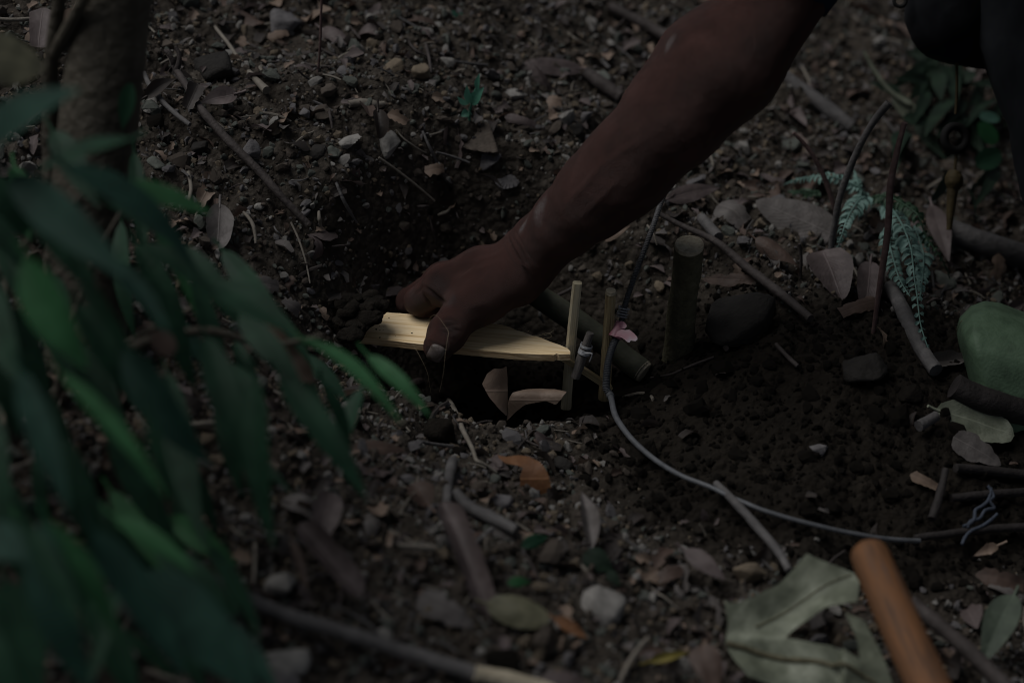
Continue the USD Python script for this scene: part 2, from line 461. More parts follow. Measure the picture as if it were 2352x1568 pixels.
leaf_mat("dull_green_leaf", (0.040, 0.054, 0.038), (0.068, 0.086, 0.062), rough=0.7, trans=0.12, veins=7)
leaf_mat("broad_green_leaf", (0.072, 0.120, 0.072), (0.096, 0.152, 0.095), rough=0.65, trans=0.12, veins=6, rib=0.1)
mat("twig_bark", [(0.3, (0.018, 0.014, 0.0125)), (0.55, (0.038, 0.031, 0.029)), (0.75, (0.07, 0.06, 0.056))], scale=60, stretch=(1, 1, 1), bump=0.6, bump_scale=300)
mat("dark_bark", [(0.3, (0.008, 0.0065, 0.006)), (0.55, (0.017, 0.014, 0.0135)), (0.75, (0.032, 0.027, 0.026))], scale=60, bump=0.6, bump_scale=300)
mat("grey_twig", [(0.3, (0.038, 0.036, 0.036)), (0.6, (0.080, 0.076, 0.075)), (0.75, (0.13, 0.124, 0.12))], scale=80, bump=0.5, bump_scale=350)
mat("reddish_twig", [(0.3, (0.05, 0.028, 0.026)), (0.6, (0.09, 0.058, 0.054)), (0.75, (0.12, 0.085, 0.08))], scale=80, bump=0.4)
mat("straw", [(0.3, (0.09, 0.079, 0.064)), (0.7, (0.165, 0.148, 0.125))], scale=90, bump=0.3)
mat("trunk_bark", [(0.3, (0.022, 0.019, 0.0135)), (0.55, (0.046, 0.040, 0.029)), (0.75, (0.074, 0.065, 0.049))], scale=30, bump=0.8, bump_scale=120, dist=0.006)
mat("bamboo_skin", [(0.3, (0.032, 0.034, 0.022)), (0.55, (0.062, 0.064, 0.044)), (0.75, (0.09, 0.09, 0.066))], scale=60, bump=0.3)
mat("stump_bark", [(0.3, (0.040, 0.037, 0.020)), (0.55, (0.085, 0.077, 0.046)), (0.75, (0.13, 0.12, 0.08))], scale=110, bump=0.8, bump_scale=500)
mat("cut_wood", [(0.3, (0.22, 0.19, 0.13)), (0.55, (0.40, 0.35, 0.26)), (0.75, (0.48, 0.43, 0.33))], scale=260, bump=0.6)
mat("stake_wood", [(0.36, (0.15, 0.105, 0.052)), (0.5, (0.36, 0.28, 0.155)), (0.66, (0.50, 0.41, 0.25))], scale=3, stretch=(0.8, 9, 1), coord="st", bump=0.7, bump_scale=9, dist=0.0012, rough=0.75)
mat("stake_wood_pale", [(0.32, (0.30, 0.25, 0.155)), (0.5, (0.48, 0.42, 0.29)), (0.66, (0.56, 0.50, 0.36))], scale=3, stretch=(0.8, 7, 1), coord="st", bump=0.5, bump_scale=9, dist=0.001, rough=0.75)
mat("weathered_wood", [(0.35, (0.05, 0.045, 0.042)), (0.5, (0.105, 0.095, 0.088)), (0.66, (0.17, 0.155, 0.145))], scale=3, stretch=(0.7, 10, 1), coord="st", bump=0.8, bump_scale=8, dist=0.001)
mat("plank_wood", [(0.30, (0.40, 0.25, 0.11)), (0.42, (0.66, 0.49, 0.27)), (0.54, (0.80, 0.64, 0.41)), (0.72, (0.87, 0.74, 0.53))], scale=55, stretch=(0.22, 9, 9), bump=0.5, bump_scale=90, dist=0.0012, rough=0.55, spec=0.35)
mat("plank_edge", [(0.32, (0.26, 0.155, 0.07)), (0.5, (0.55, 0.39, 0.22)), (0.68, (0.70, 0.54, 0.34))], scale=60, stretch=(0.25, 12, 12), bump=0.7, bump_scale=90, dist=0.0015, rough=0.65)
mat("fibre", [(0.3, (0.22, 0.18, 0.12)), (0.7, (0.34, 0.29, 0.20))], scale=200, bump=0.0)
mat("cable_sheath", [(0.3, (0.05, 0.053, 0.058)), (0.7, (0.088, 0.092, 0.10))], scale=160, bump=0.15, rough=0.5)
mat("cable_strand", [(0.3, (0.03, 0.03, 0.032)), (0.7, (0.075, 0.075, 0.08))], scale=200, bump=0.4, rough=0.5)
mat("bare_wire", [(0.3, (0.16, 0.165, 0.175)), (0.7, (0.30, 0.305, 0.32))], scale=200, bump=0.2, rough=0.35, spec=0.7)
mat("pink_tape", [(0.38, (0.50, 0.19, 0.25)), (0.55, (0.58, 0.32, 0.37)), (0.66, (0.55, 0.50, 0.58))], scale=60, detail=2, bump=0.2, rough=0.4, spec=0.5, translucent=(0.6, 0.3, 0.38))
mat("handle_wood", [(0.33, (0.035, 0.023, 0.018)), (0.42, (0.085, 0.042, 0.021)), (0.52, (0.145, 0.064, 0.025)), (0.59, (0.100, 0.050, 0.026)), (0.68, (0.080, 0.056, 0.046))], scale=4, detail=9, stretch=(0.7, 5, 1), coord="st", bump=0.5, bump_scale=14, dist=0.0012, rough=0.66, spec=0.22)
mat("blue_string", [(0.3, (0.022, 0.028, 0.040)), (0.7, (0.042, 0.052, 0.072))], scale=200, bump=0.5)
mat("dark_cloth", [(0.3, (0.006, 0.0065, 0.008)), (0.7, (0.011, 0.012, 0.014))], scale=60, bump=0.3, bump_scale=900, dist=0.0006, rough=0.95, spec=0.1)
mat("trouser_cloth", [(0.3, (0.009, 0.010, 0.012)), (0.7, (0.016, 0.018, 0.021))], scale=40, bump=0.3, bump_scale=900, dist=0.0006, rough=0.95, spec=0.1)
mat("navy_cloth", [(0.3, (0.008, 0.011, 0.022)), (0.7, (0.014, 0.019, 0.035))], scale=40, bump=0.3, bump_scale=900, dist=0.0006, rough=0.95, spec=0.1)
mat("black_plastic", [(0.3, (0.008, 0.008, 0.008)), (0.7, (0.012, 0.012, 0.012))], scale=100, bump=0.05, rough=0.75, spec=0.1)
mat("brass", [(0.3, (0.022, 0.016, 0.007)), (0.7, (0.055, 0.040, 0.016))], scale=120, bump=0.4, rough=0.7, spec=0.2)
mat("hair", [(0.3, (0.006, 0.005, 0.005)), (0.7, (0.012, 0.01, 0.009))], scale=300, bump=0.8, rough=0.5)
mat("shoe", [(0.3, (0.015, 0.014, 0.013)), (0.7, (0.03, 0.028, 0.025))], scale=60, bump=0.3)
mat("eye", [(0.3, (0.6, 0.58, 0.55)), (0.7, (0.65, 0.63, 0.6))], scale=60, bump=0.0, rough=0.2)
mat("nail", [(0.35, (0.050, 0.038, 0.031)), (0.5, (0.098, 0.080, 0.073)), (0.7, (0.135, 0.114, 0.107))], scale=220, stretch=(1, 1, 1), bump=0.15, bump_scale=500, rough=0.45, spec=0.4)
usdkit.material(stage, "/World/Looks/skin", {
    "tc": ("texture_coordinate", {}), "d": ("attribute", {"attribute": "dust"}), "gr": ("attribute", {"attribute": "fold_shade_soil"}), "gm": ("mix", {"mix_type": "mix", "color2": (0.0075, 0.0050, 0.0042)}),  # mixes in painted fold shade together with the rubbed-in soil
    "n": ("noise_texture", {"scale": 45.0, "detail": 6.0, "roughness": 0.6}),
    "f": ("voronoi_texture", {"scale": 2600.0}), "fn": ("noise_texture", {"scale": 900.0, "detail": 4.0}),
    "w": ("noise_texture", {"scale": 620.0, "detail": 4.0}), "map": ("mapping", {"rotation": (0.0, 0.75, 0.0), "scale": (1.0, 0.35, 0.22)}),
    "r": ("rgb_ramp", {"ramp": [(0.3, (0.0240, 0.0090, 0.0068)), (0.5, (0.038, 0.0142, 0.0108)), (0.72, (0.056, 0.0230, 0.0185))]}),
    "dm": ("math", {"math_type": "multiply"}), "dn": ("map_range", {"from_min": 0.35, "from_max": 0.6, "to_min": 0.15, "to_max": 1.0, "clamp": True}),
    "mx": ("mix", {"mix_type": "mix", "color2": (0.11, 0.098, 0.098)}),
    "ad": ("math", {"math_type": "add"}), "b": ("bump", {"strength": 0.75, "distance": 0.0011}),
    "p": ("principled_bsdf", {"roughness": 0.55, "specular_ior_level": 0.27, "subsurface_weight": 0.06, "subsurface_radius": (1.0, 0.35, 0.2), "subsurface_scale": 0.004})},
    [("tc.object", "n.vector"), ("tc.object", "f.vector"), ("tc.object", "fn.vector"), ("tc.object", "map.vector"), ("map.vector", "w.vector"),
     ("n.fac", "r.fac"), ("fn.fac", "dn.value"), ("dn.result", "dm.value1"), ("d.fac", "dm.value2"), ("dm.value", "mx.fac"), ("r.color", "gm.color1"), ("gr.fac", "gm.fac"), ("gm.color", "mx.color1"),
     ("mx.color", "p.base_color"), ("f.distance", "ad.value1"), ("w.fac", "ad.value2"), ("ad.value", "b.height"), ("b.normal", "p.normal")], surface="p.BSDF")

# ------------------------------------------------------------ the ground: one sheet, fine in view, coarser outwards
fx = np.arange(-0.62, 0.6201, 0.0024)
fy = np.r_[np.arange(-0.62, 0.35, 0.0024), np.arange(0.35, 1.0, 0.005)]
grow = lambda a, sgn: a + sgn * np.cumsum(0.01 * 1.32 ** np.arange(30))
gx = np.r_[grow(fx[0], -1)[::-1], fx, grow(fx[-1], 1)]
gy = np.r_[grow(fy[0], -1)[::-1], fy, grow(fy[-1], 1)]
X, Y = np.meshgrid(gx, gy, indexing="ij")
Z = height(X, Y)
V = np.stack([X, Y, Z], -1).reshape(-1, 3)
nx, ny = X.shape
i, j = np.meshgrid(np.arange(nx - 1), np.arange(ny - 1), indexing="ij")
o = (i * ny + j).ravel()
ground = usdkit.mesh(stage, "/World/ground", (V, tri(np.stack([o, o + ny, o + ny + 1, o + 1], 1))), "/World/Looks/ground_earth", smooth=True)
UsdGeom.PrimvarsAPI(ground).CreatePrimvar("soil", Sdf.ValueTypeNames.FloatArray, "vertex").Set(Vt.FloatArray.FromNumpy(soil_mask(X, Y).ravel().astype(np.float32)))
tag(ground.GetPrim(), "sloping gravelly earth with a freshly dug hole and dark spoil", None, kind="structure")


def instancer(name, protos, pos, quats, scales, idx, label, cat):
    pi = UsdGeom.PointInstancer.Define(stage, "/World/" + name)
    paths = []
    for k, (m, mt) in enumerate(protos):
        pth = f"/World/{name}/piece" + (f"_{k:03d}" if k else "")
        mesh_prim(pth, m, mt, np.zeros(3), False)
        paths.append(Sdf.Path(pth))
    pi.CreatePrototypesRel().SetTargets(paths)
    pi.CreateProtoIndicesAttr(Vt.IntArray.FromNumpy(idx.astype(np.int32)))
    pi.CreatePositionsAttr(Vt.Vec3fArray.FromNumpy(pos.astype(np.float32)))
    pi.CreateOrientationsAttr(Vt.QuathArray([Gf.Quath(float(q[0]), float(q[1]), float(q[2]), float(q[3])) for q in quats]))
    pi.CreateScalesAttr(Vt.Vec3fArray.FromNumpy(scales.astype(np.float32)))
    tag(pi.GetPrim(), label, cat, kind="stuff")


def scatter(n, mask=None):
    p = np.stack([RNG.uniform(-0.58, 0.58, n), RNG.uniform(-0.55, 0.85, n)], -1)
    if mask is not None:
        p = p[RNG.random(n) < mask(p[:, 0], p[:, 1])]
    z = height(p[:, 0], p[:, 1])
    return np.c_[p, z]


def rquat(n):
    q = RNG.normal(size=(n, 4))
    return q / np.linalg.norm(q, axis=1, keepdims=True)


far = lambda p: 1
gp = scatter(110000, lambda x, y: np.clip(1 - 1.0 * soil_mask(x, y), 0, 1) ** 1.5 * (pit_r(x, y) > 0.80))
n = len(gp); sc = np.exp(RNG.normal(math.log(0.00145), 0.58, n))
instancer("gravel", [(stone((0, 0, 0), (2, 1.6, 1.3), 300 + k, sub=1), mt) for k, mt in enumerate(["grey_stone", "brown_stone", "pale_stone", "ochre_stone", "green_grey_stone", "brown_stone"])],
          gp + np.c_[np.zeros((n, 2)), sc * 0.3], rquat(n), np.repeat(sc[:, None], 3, 1) * RNG.uniform(0.7, 1.2, (n, 3)), RNG.integers(0, 6, n), "loose grit and small gravel strewn over the sloping earth", "gravel")
mat("soil_clod", [(0.3, (0.0055, 0.0046, 0.0037)), (0.55, (0.012, 0.0102, 0.0082)), (0.75, (0.024, 0.0205, 0.0165))], scale=140, bump=0.9, bump_scale=700, rough=0.95, spec=0.08)
cp = scatter(70000, lambda x, y: soil_mask(x, y) * 0.9 + 0.05)
n = len(cp); sc = np.exp(RNG.normal(np.log(np.where(RNG.random(n) < .02, .0048, .0016)), 0.5, n))
instancer("soil_clods", [(stone((0, 0, 0), (2, 1.7, 1.5), 400 + k, angular=0.75, sub=1), "soil_clod") for k in range(5)],
          cp, rquat(n), np.repeat(sc[:, None], 3, 1), RNG.integers(0, 5, n), "dark crumbly clods of freshly dug soil", "soil")
lp = scatter(8500, lambda x, y: np.clip(1 - 0.95 * soil_mask(x, y), 0, 1) * (pit_r(x, y) > 0.80))
n = len(lp); sc = np.exp(RNG.normal(math.log(0.0068), 0.45, n))
q = rquat(n) * [1, 0.32, 0.32, 1]; q /= np.linalg.norm(q, axis=1, keepdims=True)
instancer("leaf_fragments", [(leaf((-0.6, 0, 0), (0.6, 0, 0), 0.7 + 0.1 * k, (0, 0, 1), "torn", fold=0.25, curl=0.3, arch=0.12, ragged=0.8, seed=k, n=6, k=5), mt) for k, mt in enumerate(["grey_leaf", "mauve_leaf", "brown_leaf", "tan_leaf", "dark_leaf"])],
          lp + np.c_[np.zeros((n, 2)), np.full(n, 0.002)], q, np.repeat(sc[:, None], 3, 1), RNG.integers(0, 5, n), "broken bits of dead leaf mixed into the gravel", "leaf litter")
wp = scatter(3800, lambda x, y: np.clip(1 - 0.97 * soil_mask(x, y), 0, 1) * (pit_r(x, y) > 1.1))
n = len(wp); sc = np.exp(RNG.normal(math.log(0.011), 0.5, n))
q = rquat(n) * [1, 0.18, 0.18, 1]; q /= np.linalg.norm(q, axis=1, keepdims=True)
instancer("twig_bits", [(tube([(-0.5, 0, 0), (0, 0.05 * k, 0.03), (0.5, 0, 0)], [0.035, 0.045, 0.03], 5, 5), mt) for k, mt in enumerate(["grey_twig", "straw", "twig_bark"])],
          wp + np.c_[np.zeros((n, 2)), np.full(n, 0.002)], q, np.repeat(sc[:, None], 3, 1), RNG.integers(0, 3, n), "short broken straws and twig bits among the gravel", "twigs")


# ------------------------------------------------------------ the person: one body grown from joints with radii
class Field:
    """A smooth body: limbs (a, b, radius at a, radius at b, blend) melted together one after the other."""

    def __init__(self):
        self.limbs = []

    def limb(self, a, b, ra, rb, k=0.012):
        self.limbs.append((np.asarray(a, np.float32), np.asarray(b, np.float32), ra, rb, k))

    def __call__(self, p):
        p = np.asarray(p, np.float32)
        out = None
        for a, b, ra, rb, k in self.limbs:
            ba = b - a
            t = np.clip((p - a) @ ba / max(float(ba @ ba), 1e-12), 0, 1)
            q = p - a - t[..., None] * ba
            d = np.sqrt(np.einsum("...i,...i", q, q)) - (ra + (rb - ra) * t)
            if out is None:
                out = d
            else:
                h = np.clip(0.5 + 0.5 * (d - out) / k, 0, 1)
                out = d + (out - d) * h - k * h * (1 - h)
        return out

    def bounds(self, pad=0.01):
        lo = np.min([np.minimum(a - ra, b - rb) for a, b, ra, rb, k in self.limbs], axis=0) - pad
        hi = np.max([np.maximum(a + ra, b + rb) for a, b, ra, rb, k in self.limbs], axis=0) + pad
        return lo, hi

    def grad(self, p, e=0.0006):
        g = np.stack([self(p + e * np.eye(3)[i]) - self(p - e * np.eye(3)[i]) for i in range(3)], -1)
        return g / np.maximum(np.linalg.norm(g, axis=1, keepdims=True), 1e-9)

    def mesh(self, h, lo=None, hi=None, cut=None):
        b0, b1 = self.bounds()
        lo = b0 if lo is None else np.maximum(lo, b0); hi = b1 if hi is None else np.minimum(hi, b1)
        n = np.ceil((hi - lo) / h).astype(int) + 1
        ax = [lo[k] + h * np.arange(n[k]) for k in range(3)]
        from scipy.ndimage import map_coordinates
        K = 4
        nc = n // K + 2
        full = lambda g: self(g) if cut is None else np.maximum(self(g), cut(g))
        fc = full(np.stack(np.meshgrid(*[lo[k] + h * K * np.arange(nc[k]) for k in range(3)], indexing="ij"), -1)).astype(np.float32)
        f = fc
        for k in range(3):                                       # linear upsampling; exact values only close to the surface
            t = np.arange(n[k]) / K; i = t.astype(int); w = (t - i).astype(np.float32)
            w = w.reshape([-1 if a == k else 1 for a in range(3)])
            f = np.take(f, i, k) * (1 - w) + np.take(f, i + 1, k) * w
        near = np.argwhere(np.abs(f) < h * K * 0.75)
        f[tuple(near.T)] = full((lo + h * near).astype(np.float32))
        return surface_nets(f, lo, h)


def surface_nets(f, lo, h):
    s = f < 0
    n = np.array(f.shape) - 1
    corners = [(a, b, c) for a in (0, 1) for b in (0, 1) for c in (0, 1)]
    sl = lambda A, c: A[c[0]:c[0] + n[0], c[1]:c[1] + n[1], c[2]:c[2] + n[2]]
    cnt = sum(sl(s, c).astype(np.int8) for c in corners)
    cell = np.argwhere((cnt > 0) & (cnt < 8))
    idx = np.full(n, -1); idx[tuple(cell.T)] = np.arange(len(cell))
    acc = np.zeros((len(cell), 3)); num = np.zeros(len(cell))
    for c in corners:
        for k in range(3):
            if c[k] == 0:
                e = list(c); e[k] = 1
                fa, fb = f[tuple((cell + c).T)], f[tuple((cell + e).T)]
                m = (fa < 0) != (fb < 0)
                t = np.where(m, fa / np.where(m, fa - fb, 1), 0)
                p = np.array(c, float) + np.zeros((len(cell), 3)); p[:, k] += t
                acc[m] += p[m]; num[m] += 1
    V = lo + h * (cell + acc / num[:, None])
    F = []
    for k in range(3):
        a, b = (k + 1) % 3, (k + 2) % 3
        i0 = [slice(1, -1)] * 3; i0[k] = slice(0, -1)
        i1 = list(i0); i1[k] = slice(1, None)
        m = s[tuple(i0)] != s[tuple(i1)]
        e = np.argwhere(m); off = np.array([1, 1, 1]); off[k] = 0
        e = e + off
        inside = s[tuple(e.T)]
        q = []
        for da, db in ((1, 1), (0, 1), (0, 0), (1, 0)):
            w = e.copy(); w[:, a] -= da; w[:, b] -= db
            q.append(idx[tuple(w.T)])
        q = np.stack(q, 1)
        ok = (q >= 0).all(1)
        q, inside = q[ok], inside[ok]
        q[~inside] = q[~inside][:, ::-1]
        F.append(q)
    return V, tri(np.vstack(F))


pr = lambda px, dd=-0.03: S(px, D + dd)
W0 = P(1222, 596, -0.030)
arm = Field()
# forearm: from the wrist up to the elbow, then the upper arm
wr = [(1214, 597, -.030, 50), (1246, 562, -.045, 56), (1304, 506, -.062, 66), (1368, 446, -.080, 83), (1436, 388, -.095, 94), (1556, 256, -.115, 110), (1640, 150, -.125, 116)]
for (a, b) in zip(wr, wr[1:]):
    for sx in (-1, 1):
        off = sx * 0.007 * np.array([0.3, 0.85, 0.2])
        arm.limb(P(*a[:3]) + off, P(*b[:3]) + off, pr(a[3], a[2]), pr(b[3], b[2]), 0.010)
ELB = P(1638, 155, -.125)
SHO = ELB + 0.30 * unit([.55, .45, .70])
arm.limb(ELB + 0.012 * RT, ELB + 0.4 * (SHO - ELB) + 0.010 * RT, pr(106, -.12), pr(108, -.12), 0.02)
arm.limb(ELB + 0.4 * (SHO - ELB) + 0.010 * RT, SHO, pr(110, -.12), 0.046, 0.02)
arm.limb(P(1574, 112, -.105), P(1604, 122, -.11), .012, .016, 0.02)             # point of the elbow
arm.limb(P(1192, 562, -.030), P(1222, 556, -.036), .0085, .010, 0.012)          # wrist bone
arm.limb(P(1222, 628, -.036), P(1196, 650, -.040), .0105, .0115, 0.014)          # heel of the hand
# palm: four metacarpals
MCP = [(1020, 652, -.034), (1018, 648, -.012), (1034, 652, .010), (1066, 660, .028)]
WRS = [(1186, 606, -.036), (1190, 598, -.024), (1196, 602, -.012), (1204, 612, -.002)]
for m, w, r in zip(MCP, WRS, (.0112, .0112, .0105, .0098)):
    mid = (np.array(m) + np.array(w)) / 2 + np.array([0, -9, 0])
    arm.limb(P(*w), P(*mid), .0122, .0112, 0.010)
    arm.limb(P(*mid), P(*m), .0112, r + .0002, 0.010)
# thenar and thumb
arm.limb(P(1178, 644, -.042), P(1108, 684, -.046), .0138, .0138, 0.012)
arm.limb(P(1108, 684, -.046), P(1078, 700, -.045), .0138, .0122, 0.010)
TH = [(1108, 684, -.047), (1046, 738, -.050), (1008, 796, -.066)]
arm.limb(P(*TH[0]), P(*TH[1]), .0126, .0112, 0.008)
arm.limb(P(*TH[1]), P(1028, 764, -.055), .0112, .0120, 0.004)
arm.limb(P(1028, 764, -.055), P(*TH[2]), .0120, .0098, 0.004)
arm.limb(P(1040, 700, -.030), P(1075, 690, -.040), .0050, .0075, 0.012)         # web towards the index finger
# fingers, curled over the far edge of the plank
FING = [
    [MCP[0], (962, 692, -.016), (1000, 716, -.006), (1046, 738, .004)],
    [MCP[1], (944, 694, .006), (978, 722, .014), (1036, 746, .020)],
    [MCP[2], (956, 702, .026), (990, 730, .032), (1048, 752, .036)],
    [MCP[3], (990, 706, .042), (1030, 732, .046), (1078, 750, .048)]]
for f, r in zip(FING, (1.0, 1.03, .97, .87)):
    fr = np.array([.0104, .0094, .0084, .0072]) * r
    for a in range(3):
        arm.limb(P(*f[a]), P(*f[a + 1]), fr[a], fr[a + 1], 0.0012 if a else 0.004)
for f in FING[:3]:
    arm.limb(P(f[0][0] - 2, f[0][1] - 6, f[0][2]), P(f[0][0] - 12, f[0][1] + 2, f[0][2]), .0102, .0096, 0.004)    # knuckles
CUT = ELB + 0.62 * (SHO - ELB)
cd = unit(SHO - ELB)
AV, AF = arm.mesh(0.0012, cut=lambda g: (g - CUT) @ cd)
for _ in range(2):
    d = arm(AV); ok = (AV - CUT) @ cd < -0.004
    AV = AV - np.where(ok, d, 0)[:, None] * arm.grad(AV)
# creases: wrist fold, thumb joint folds, faint skin lines, tendons
gn = arm.grad(AV)


def crease(v, a, b, depth, width):
    from scipy.spatial import cKDTree
    n = 36
    t = np.linspace(0, 1, n)
    pts = arm_hits(a[0] + (b[0] - a[0]) * t, a[1] + (b[1] - a[1]) * t + 3 * np.sin(t * 5 + a[0]))
    out = np.zeros(len(v))
    lo, hi = pts.min(0) - 4 * width, pts.max(0) + 4 * width
    near = np.nonzero(((v > lo) & (v < hi)).all(1))[0]
    r, k = cKDTree(pts).query(v[near])
    out[near] = -depth * np.exp(-(r / width) ** 2) * np.sin(np.pi * (k + .5) / n) ** .6
    return out


def arm_hits(u, v):
    r = ray(u, v); d = np.full(np.shape(u), 1.22)
    for _ in range(36):
        d = d + 0.8 * arm(CAM + d[..., None] * r)
    return CAM + d[..., None] * r


def arm_hit(u, v):
    return arm_hits(np.array([float(u)]), np.array([float(v)]))[0]


disp = np.zeros(len(AV)); fold_shade_soil = np.zeros(len(AV))
for a, b, dp, wd in [((1168, 548), (1196, 606), .0014, .0011), ((1196, 606), (1226, 660), .0010, .0011), ((1178, 545), (1214, 606), .0008, .0009), ((1186, 536), (1232, 610), .0006, .0010), ((1156, 556), (1186, 620), .0006, .0009), ((1140, 564), (1172, 630), .0005, .0009), ((1124, 570), (1158, 640), .0004, .0008),
                     ((1006, 742), (1058, 748), .0011, .0008), ((1008, 750), (1060, 757), .0010, .0008), ((1014, 734), (1054, 738), .0008, .0008), ((1012, 757), (1050, 764), .0006, .0007), ((1022, 768), (1048, 778), .0006, .0008), ((984, 787), (1026, 799), .0010, .0009), ((1022, 800), (1016, 832), .0008, .0010),
                     ((990, 706), (972, 672), .0012, .0012), ((978, 664), (1026, 694), .0014, .0014), ((955, 668), (975, 660), .0006, .0009), ((950, 676), (968, 670), .0005, .0009), ((1160, 600), (1026, 646), -.0010, .0034), ((1150, 580), (1040, 622), -.0008, .0026), ((1120, 690), (1060, 716), -.0006, .0030),
                     ((1300, 470), (1390, 372), -.0010, .0026), ((1390, 372), (1470, 330), -.0008, .0024), ((1330, 510), (1430, 400), -.0006, .0022), ((1100, 600), (1060, 650), -.0006, .0018), ((1130, 620), (1090, 660), -.0005, .0016)]:
    cr_ = crease(AV, a, b, dp * (1.25 if dp > 0 else 1.1), max(wd, .0011))
    disp += cr_
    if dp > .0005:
        fold_shade_soil = np.maximum(fold_shade_soil, np.clip(-cr_ / .0012, 0, 1) * .45)  # shade of the folds painted into the skin colour along each crease
disp += 0.0007 * (meshkit.fbm(AV / 0.006, 3, 3) - 0.5) + 0.0016 * (meshkit.fbm(AV / 0.05, 2, 4) - 0.5)
AV = AV + gn * disp[:, None]
for (u, v, w) in ((1000, 640, 26), (960, 690, 30), (1030, 752, 24), (1040, 690, 18), (985, 800, 10), (1030, 815, 16)):    # soil rubbed into knuckles and thumb
    fold_shade_soil = np.maximum(fold_shade_soil, .5 * np.clip(1.3 - np.linalg.norm(AV - arm_hit(u, v), axis=1) / S(w, 1.37) + .9 * (meshkit.fbm(AV / 0.005, 4, 17) - .5) * 2, 0, 1))
dust = np.zeros(len(AV))
for (u, v, w, ln, an) in [(1240, 480, 24, 32, -55), (1206, 516, 10, 24, -50), (1538, 98, 13, 20, -60), (1330, 545, 22, 26, -50), (1012, 668, 30, 26, 0), (1035, 690, 14, 22, 70), (945, 672, 16, 14, 0)]:
    c = arm_hit(u, v); q = AV - c
    e = RT * math.cos(math.radians(an)) - UP * math.sin(math.radians(-an)) * -1
    e = unit(RT * math.cos(math.radians(-an)) + UP * math.sin(math.radians(-an)))
    al = q @ e; pe = np.sqrt(np.maximum((q * q).sum(1) - al ** 2, 0))
    k = 1.0 if v < 520 else 0.22
    dust = np.maximum(dust, k * np.clip(1.35 - np.sqrt((al / S(ln, 1.37)) ** 2 + (pe / S(w, 1.37)) ** 2) + 0.7 * (meshkit.fbm(AV / 0.006, 4, 9) - 0.5) * 2, 0, 1))

# the rest of the body, crouching at the right edge and above the frame, leaning over the hole
fdir = unit([-0.8, -0.6, 0]); rdir = np.array([-0.6, 0.8, 0])
CHEST = SHO + np.array([0.115, -0.15, -0.01])
HIP = CHEST - fdir * 0.40 + np.array([0, 0, -0.14])
NECK = CHEST + np.array([-0.02, -0.015, 0.06])
HEAD = NECK + fdir * 0.13 + np.array([0, 0, 0.11])
LS = CHEST - rdir * 0.175
RH, LH = HIP + rdir * 0.09, HIP - rdir * 0.09
RK = P(2376, -330, 0.07); RA = G(2580, 900) + np.array([0, 0, .075])
LK = LH + fdir * 0.20 - rdir * 0.30 + np.array([0.05, 0, 0.10]); LA = LK + np.array([0.06, 0.02, -0.36]); LA[2] = height(LA[0], LA[1]) + 0.075
LE = LS + np.array([0.14, -0.14, -0.15]); LW = LK + np.array([-0.01, -0.06, 0.075])
FOOT = unit([0.35, -0.93, 0])
bod = Field()
bod.limb(HIP, CHEST, .12, .13, .03); bod.limb(SHO, LS, .055, .055, .05); bod.limb(CHEST, NECK, .075, .058, .03)
bod.limb(NECK, HEAD, .056, .06, .02); bod.limb(HEAD, HEAD + np.array([0, 0, .05]), .078, .086, .02)
bod.limb(HEAD + fdir * .03 - np.array([0, 0, .04]), HEAD + fdir * .055 - np.array([0, 0, .055]), .05, .036, .02)
bod.limb(HEAD + fdir * .085 + np.array([0, 0, .02]), HEAD + fdir * .104 - np.array([0, 0, .012]), .009, .014, .008)
for sg in (-1, 1):
    bod.limb(HEAD + rdir * sg * .078 + np.array([0, 0, .012]), HEAD + rdir * sg * .088 - np.array([0, 0, .018]), .014, .01, .008)
bod.limb(SHO, ELB + 0.5 * (SHO - ELB), .05, pr(118, -.12), .02)
bod.limb(LS, LE, .05, .042, .02); bod.limb(LE, LW, .043, .028, .02); bod.limb(LW, LW + unit(LW - LE) * .08, .026, .02, .02)
for q in range(4):
    fb = LW + unit(LW - LE) * .07 + rdir * (q - 1.5) * .017
    bod.limb(fb, fb + np.array([-.03, 0, -.03]), .009, .0085, .004); bod.limb(fb + np.array([-.03, 0, -.03]), fb + np.array([-.035, 0, -.065]), .0085, .007, .004)
bod.limb(LW, LW + np.array([-.05, .03, -.03]), .013, .009, .008)
for a, k, n_ in ((RH, RK, RA), (LH, LK, LA)):
    bod.limb(a, k, .082, .058, .03); bod.limb(k, n_, .056, .036, .02); bod.limb(n_, n_ + FOOT * .03 + np.array([0, 0, -.03]), .036, .034, .02)
    bod.limb(n_ + np.array([0, 0, -.042]) - FOOT * .03, n_ + FOOT * .15 + np.array([0, 0, -.05]), .034, .026, .02)
BV, BF = bod.mesh(0.009)
person = Thing("person", "crouching person in dark clothes reaching a bare right arm into the hole", "person", np.array([RA[0], RA[1], height(RA[0], RA[1])]))
GR = np.r_[fold_shade_soil, np.zeros(len(BV))].astype(np.float32)
allV, allF = np.vstack([AV, BV]), np.vstack([AF, BF + len(AV)])
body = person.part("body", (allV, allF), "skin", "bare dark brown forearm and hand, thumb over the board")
UsdGeom.PrimvarsAPI(body).CreatePrimvar("fold_shade_soil", Sdf.ValueTypeNames.FloatArray, "vertex").Set(Vt.FloatArray.FromNumpy(GR))
UsdGeom.PrimvarsAPI(body).CreatePrimvar("dust", Sdf.ValueTypeNames.FloatArray, "vertex").Set(Vt.FloatArray.FromNumpy(np.r_[dust, np.zeros(len(BV))].astype(np.float32)))


def garment(limbs, puff, cutf, h=0.009, folds=0.006, seed=1):
    g = Field()
    for a, b, ra, rb, k in limbs:
        g.limb(a, b, ra + puff, rb + puff, k + .012)
    v, f = g.mesh(h, cut=cutf)
    return v + (g.grad(v, .003) * (folds * (meshkit.fbm(v / 0.06, 3, seed) - 0.5) * 2)[:, None]), f


